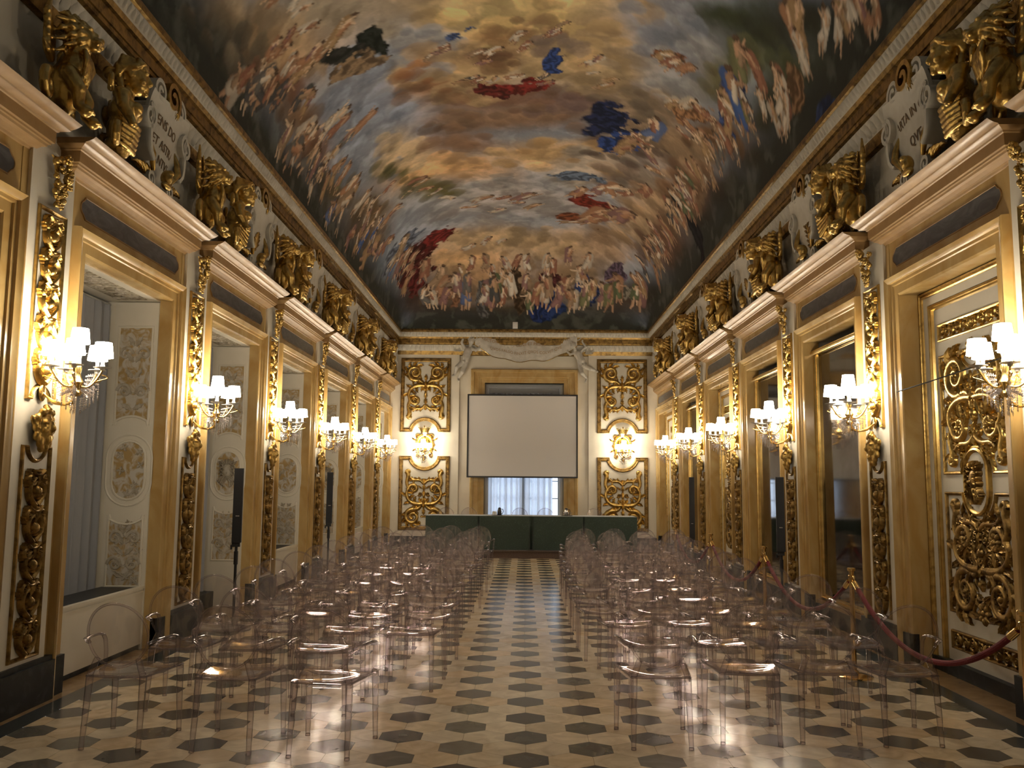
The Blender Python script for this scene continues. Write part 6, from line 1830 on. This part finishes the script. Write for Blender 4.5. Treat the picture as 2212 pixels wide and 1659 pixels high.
((.93,13.03,8.25),(1.19,12.57,8.24),'w'),
((.93,13.28,8.25),(1.20,13.17,8.24),'w'),
((1.08,13.74,8.25),(1.45,13.44,8.20),'r'),
((1.25,13.48,8.23),(1.51,13.28,8.19),'r'),
((2.35,15.29,7.83),(2.07,15.29,7.99),'r'),
((2.22,15.49,7.91),(1.90,15.09,8.06),'r'),
((2.42,15.61,7.78),(2.05,15.44,8.00),'r'),
((2.57,15.92,7.67),(2.21,15.48,7.91),'m'),
((2.69,16.12,7.56),(2.31,16.30,7.86),'r'),
((.96,19.37,8.25),(1.32,18.56,8.22),'r'),
((1.48,18.97,8.19),(1.86,18.15,8.08),'m'),
((1.74,18.76,8.12),(1.97,17.78,8.03),'r'),
((2.02,18.47,8.01),(2.29,17.90,7.87),'r'),
((2.38,17.84,7.81),(2.55,17.03,7.68),'r'),
((-2.88,16.68,7.36),(-2.56,16.65,7.67),'r'),
((-2.62,17.60,7.62),(-2.36,17.61,7.82),'g'),
((-2.46,17.16,7.75),(-2.02,17.39,8.01),'r'),
((-2.35,17.48,7.83),(-1.98,17.50,8.03),'r'),
]
PAINT_GAIN = 1.75
def paint_vault(X, Y, Z, hx, hy):
    """generic baroque sky: cloud masses, drapery touches and small anonymous figures, in metres on the vault"""
    ny, nx = X.shape
    rs = np.random.RandomState(5)
    # arc-length style coordinates for the noise
    ix, iy = int(np.argmax(Z.max(0))), int(np.argmax(Z.max(1)))
    au = np.concatenate([[0], np.cumsum(np.hypot(np.diff(X[0]), np.diff(Z[iy])))]); av = np.concatenate([[0], np.cumsum(np.hypot(np.diff(Y[:, 0]), np.diff(Z[:, ix])))])
    U, V = np.meshgrid(au, av)
    def vnoise(u, v, sc):
        g = rs.rand(256, 256); a = u*sc; b = v*sc
        i = np.floor(a).astype(int); j = np.floor(b).astype(int); fa = a - i; fb = b - j
        fa = fa*fa*(3 - 2*fa); fb = fb*fb*(3 - 2*fb); i0, i1, j0, j1 = i % 256, (i+1) % 256, j % 256, (j+1) % 256
        return (g[i0, j0]*(1-fa) + g[i1, j0]*fa)*(1-fb) + (g[i0, j1]*(1-fa) + g[i1, j1]*fa)*fb
    def fbm(u, v, sc, o=5):
        t = 0; A = .5
        for k in range(o): t = t + A*vnoise(u + 17.3*k, v - 9.1*k, sc*2**k); A *= .5
        return t
    w1, w2, w3 = fbm(U, V, 1.3) - .48, fbm(U, V, 1.3) - .48, fbm(U, V, 5.0, 4) - .48
    w4 = fbm(U, V, 5.0, 4) - .48
    C = np.empty(X.shape + (3,)); C[...] = (.185, .225, .29)
    wx, wy = X + .62*w1 + .16*w3, Y + .62*w2 + .16*w4
    cx, cy_ = X + .34*w3 + .42*w1, Y + .34*w4 + .42*w2
    def stroke(P, A, B, col, crisp):
        P, A, B = map(np.array, (P, A, B)); px, py = (cx, cy_) if crisp else (wx, wy)
        R = 2.2*max(np.linalg.norm(A), np.linalg.norm(B)) + .7
        jy = np.where(np.abs(Y[:, 0] - P[1]) < R)[0]; jx = np.where(np.abs(X[0] - P[0]) < R)[0]
        if len(jy) == 0 or len(jx) == 0: return
        sl = (slice(jy[0], jy[-1]+1), slice(jx[0], jx[-1]+1))
        d = np.stack([px[sl] - P[0], py[sl] - P[1], Z[sl] - P[2]], -1)
        G = np.array([[A@A, A@B], [A@B, B@B]]); Gi = np.linalg.pinv(G)
        da, db = d@A, d@B; ua = Gi[0, 0]*da + Gi[0, 1]*db; ub = Gi[1, 0]*da + Gi[1, 1]*db
        off = np.linalg.norm(d - ua[..., None]*A - ub[..., None]*B, axis=-1)
        q = ua**2 + ub**2
        if crisp:
            w = np.clip((1.0 - q - 2.2*w3[sl] - 1.6*w2[sl])/.22, 0, 1)*(off < .6)*(q < 2.6)
            fold = .34 + .85*np.clip(.5 + .5*np.sin((ua*2.0 + w1[sl]*9)*3.0 + w3[sl]*9 + ub*3), 0, 1)**1.5
            c = np.array(col)*fold[..., None]
        else:
            w = np.exp(-q**1.4)*np.exp(-(off/1.2)**2)
            puff = .80 + .85*np.clip(w2[sl] + w3[sl]*.7 + .22, 0, .75)
            c = np.array(col)*puff[..., None]
        C[sl] = C[sl]*(1 - w[..., None]) + c*w[..., None]
    for P, A, B, col, k in STROKES:
        if not k: stroke(P, A, B, col, k)
    # puffs: rounded billows with a brushed light side, strewn over the cloud masses
    r4 = random.Random(21)
    def puff(c, r, col, ld):
        jy = np.where(np.abs(Y[:, 0] - c[1]) < r*1.6)[0]; jx = np.where(np.abs(X[0] - c[0]) < r*1.6)[0]
        if len(jy) < 2 or len(jx) < 2: return
        sl = (slice(jy[0], jy[-1]+1), slice(jx[0], jx[-1]+1))
        dx, dy, dz = X[sl] + .30*w3[sl]*r - c[0], Y[sl] + .30*w4[sl]*r - c[1], Z[sl] - c[2]
        q = np.sqrt(dx*dx + dy*dy*1.0 + dz*dz)/r + .55*w3[sl] + .35*w4[sl]
        w = np.clip((1 - q)/.16, 0, 1)*.75*np.clip(1.15 - .5*q, .3, 1)
        sh = .74 + .40*np.clip((dx*ld[0] + dy*ld[1] + dz*ld[2])/r, -1, 1) + .30*np.clip(q - .55, 0, .5)
        cc = np.array(col)*np.clip(sh, .3, 1.5)[..., None]
        C[sl] = C[sl]*(1 - w[..., None]) + cc*w[..., None]
    for P, A, B, col, k in STROKES:
        if k or max(col) < .035: continue
        la, lb = np.linalg.norm(A), np.linalg.norm(B); n = int(min(26, 5 + 7*la*lb))
        for i in range(n):
            a, b = r4.uniform(-1.0, 1.0), r4.uniform(-.9, .9); r = r4.uniform(.14, .34)*min(1.6, .6 + .5*min(la, lb))
            c = np.array(P) + a*np.array(A) + b*np.array(B); g = r4.uniform(.75, 1.25); t = r4.uniform(-.05, .05)
            puff(c, r, (col[0]*g*(1 + t), col[1]*g, col[2]*g*(1 - t)), (r4.uniform(-.3, .3) - .15*np.sign(c[0])*0, -.55 + r4.uniform(-.3, .3), .6))
    # clouds curl: lit rims and shaded undersides as brushed by a painter
    e = np.clip((fbm(U + .5*w1, V + .5*w2, 2.1, 5) - .44)*7, 0, 1); e2 = np.clip((fbm(U + .4*w3, V + .8*w1, 3.4, 4) - .48)*6, 0, 1)
    lum = C.mean(-1, keepdims=True)
    C = C*(1 + (.40*(e - .5) + .22*(e2 - .5))[..., None]*np.clip(lum*6, .3, 1))
    edge = np.clip(1 - np.minimum(hx, hy)*1.6, 0, 1)**1.5          # dark landscape along the foot of the vault, cornice shadow painted in with it
    gr = (.022 + .03*e2[..., None])*np.array((.95, 1.0, .82)); w = np.clip(edge*1.7 - .25 + .5*w1, 0, 1)[..., None]
    C = C*(1 - w) + gr*w
    for P, A, B, col, k in STROKES:
        if k: stroke(P, A, B, col, k)
    # anonymous figures: a torso, limbs, head and some drapery each
    r2 = random.Random(8)
    SK = [(.36, .25, .165), (.29, .18, .115), (.42, .32, .225), (.22, .135, .085)]
    DR = {'w': [(.42, .38, .32), (.33, .29, .24)], 'd': [(.05, .05, .05), (.09, .085, .08)], 'r': [(.18, .085, .055), (.24, .13, .075), (.24, .16, .085)], 'g': [(.07, .085, .045), (.11, .11, .055)],
          'b': [(.04, .075, .20), (.07, .10, .20)], 'm': [(.16, .09, .085), (.20, .14, .09)]}
    def figure(P, Q, pal):
        P, Q = np.array(P), np.array(Q); H = np.linalg.norm(Q - P); up = (Q - P)/H; ctr = (P + Q)/2
        R = H*.75
        jy = np.where(np.abs(Y[:, 0] - ctr[1]) < R)[0]; jx = np.where(np.abs(X[0] - ctr[0]) < R)[0]
        if len(jy) < 2 or len(jx) < 2: return
        sl = (slice(jy[0], jy[-1]+1), slice(jx[0], jx[-1]+1))
        Pn = np.stack([X[sl], Y[sl], Z[sl]], -1)
        # side direction within the surface
        mid = np.array([X[sl][len(jy)//2, len(jx)//2], 0, 0]); nrm = np.cross(Pn[-1, len(jx)//2] - Pn[0, len(jx)//2], Pn[len(jy)//2, -1] - Pn[len(jy)//2, 0]); nrm = nrm/(np.linalg.norm(nrm) + 1e-9)
        sd = np.cross(up, nrm); sd /= np.linalg.norm(sd) + 1e-9
        d = Pn - P; t = (d@up)/H; s = (d@sd)/H; off = np.abs(d@nrm)
        t = t + .035*w3[sl]; s = s + .035*w4[sl]; ok = off < .55
        fl = r2.choice((-1, 1)); sk = np.array(r2.choice(SK)); dr = np.array(r2.choice(DR[pal])); dr2 = np.array(r2.choice(DR[r2.choice('wrm')]))
        def limb(a, b, ra, rb, col, lit=.35):
            a = np.array(a, float); b = np.array(b, float); a[0] *= fl; b[0] *= fl
            ex, ey = b - a; L2 = ex*ex + ey*ey + 1e-9
            k = np.clip(((s - a[0])*ex + (t - a[1])*ey)/L2, 0, 1); qx = s - a[0] - k*ex; qy = t - a[1] - k*ey; r = ra + (rb - ra)*k
            dist = np.sqrt(qx*qx + qy*qy)/r; w = np.clip((1.08 - dist)/.22, 0, 1)*ok
            sh = 1 - lit*(qx*fl*.8 - qy*.5)/r - .38*dist**2; c = np.clip(np.array(col)*sh[..., None], .004, 1)
            C[sl] = C[sl]*(1 - w[..., None]) + c*w[..., None]
        b1 = r2.uniform(-.06, .10); kn = r2.uniform(-.10, .14); hip = (.0, .46); nk = (b1, .78)
        hand = (r2.uniform(.12, .32), r2.uniform(.55, 1.05)); hand2 = (-r2.uniform(.05, .25), r2.uniform(.42, .9))
        limb((b1*.5 - .05, .80), (kn - .12, .25), .16, .11, dr*.75)                      # cloak behind
        limb((b1 - .07, .74), ((b1 + hand2[0])/2 - .04, .62), .036, .03, sk*.8); limb(((b1 + hand2[0])/2 - .04, .62), hand2, .03, .02, sk*.8)
        limb(hip, (kn - .07, .24), .075, .05, sk*.85); limb((kn - .07, .24), (kn - .10 + r2.uniform(-.1, .06), .02), .045, .022, sk*.8)
        limb((.03, .46), (kn + .05, .25), .075, .052, sk); limb((kn + .05, .25), (kn + r2.uniform(-.02, .14), .0), .046, .022, sk)
        limb((.0, .47), nk, .092, .098, sk)
        limb((-.04, .50), (kn + .03, r2.uniform(.16, .34)), .11, .085, dr); limb((b1 + .04, .76), (-.03, .48), .045, .06, dr2)
        limb((b1 + .08, .75), ((b1 + hand[0])/2 + .03, (.72 + hand[1])/2), .04, .032, sk); limb(((b1 + hand[0])/2 + .03, (.72 + hand[1])/2), hand, .03, .02, sk)
        limb((b1 + .01, .80), (b1 + .02, .86), .034, .034, sk*.9); limb((b1 + .02, .905), (b1 + .03, .93), .062, .056, sk); limb((b1 - .01, .945), (b1 + .04, .965), .058, .045, np.array((.06, .038, .024)))
    for P, Q, pal in FIGURES: figure(P, Q, pal)
    gr = fbm(U, V, 30, 2) - .36
    C = C*(1 + .22*gr[..., None])
    return np.clip(C*PAINT_GAIN, .002, .85)
build_ceiling()
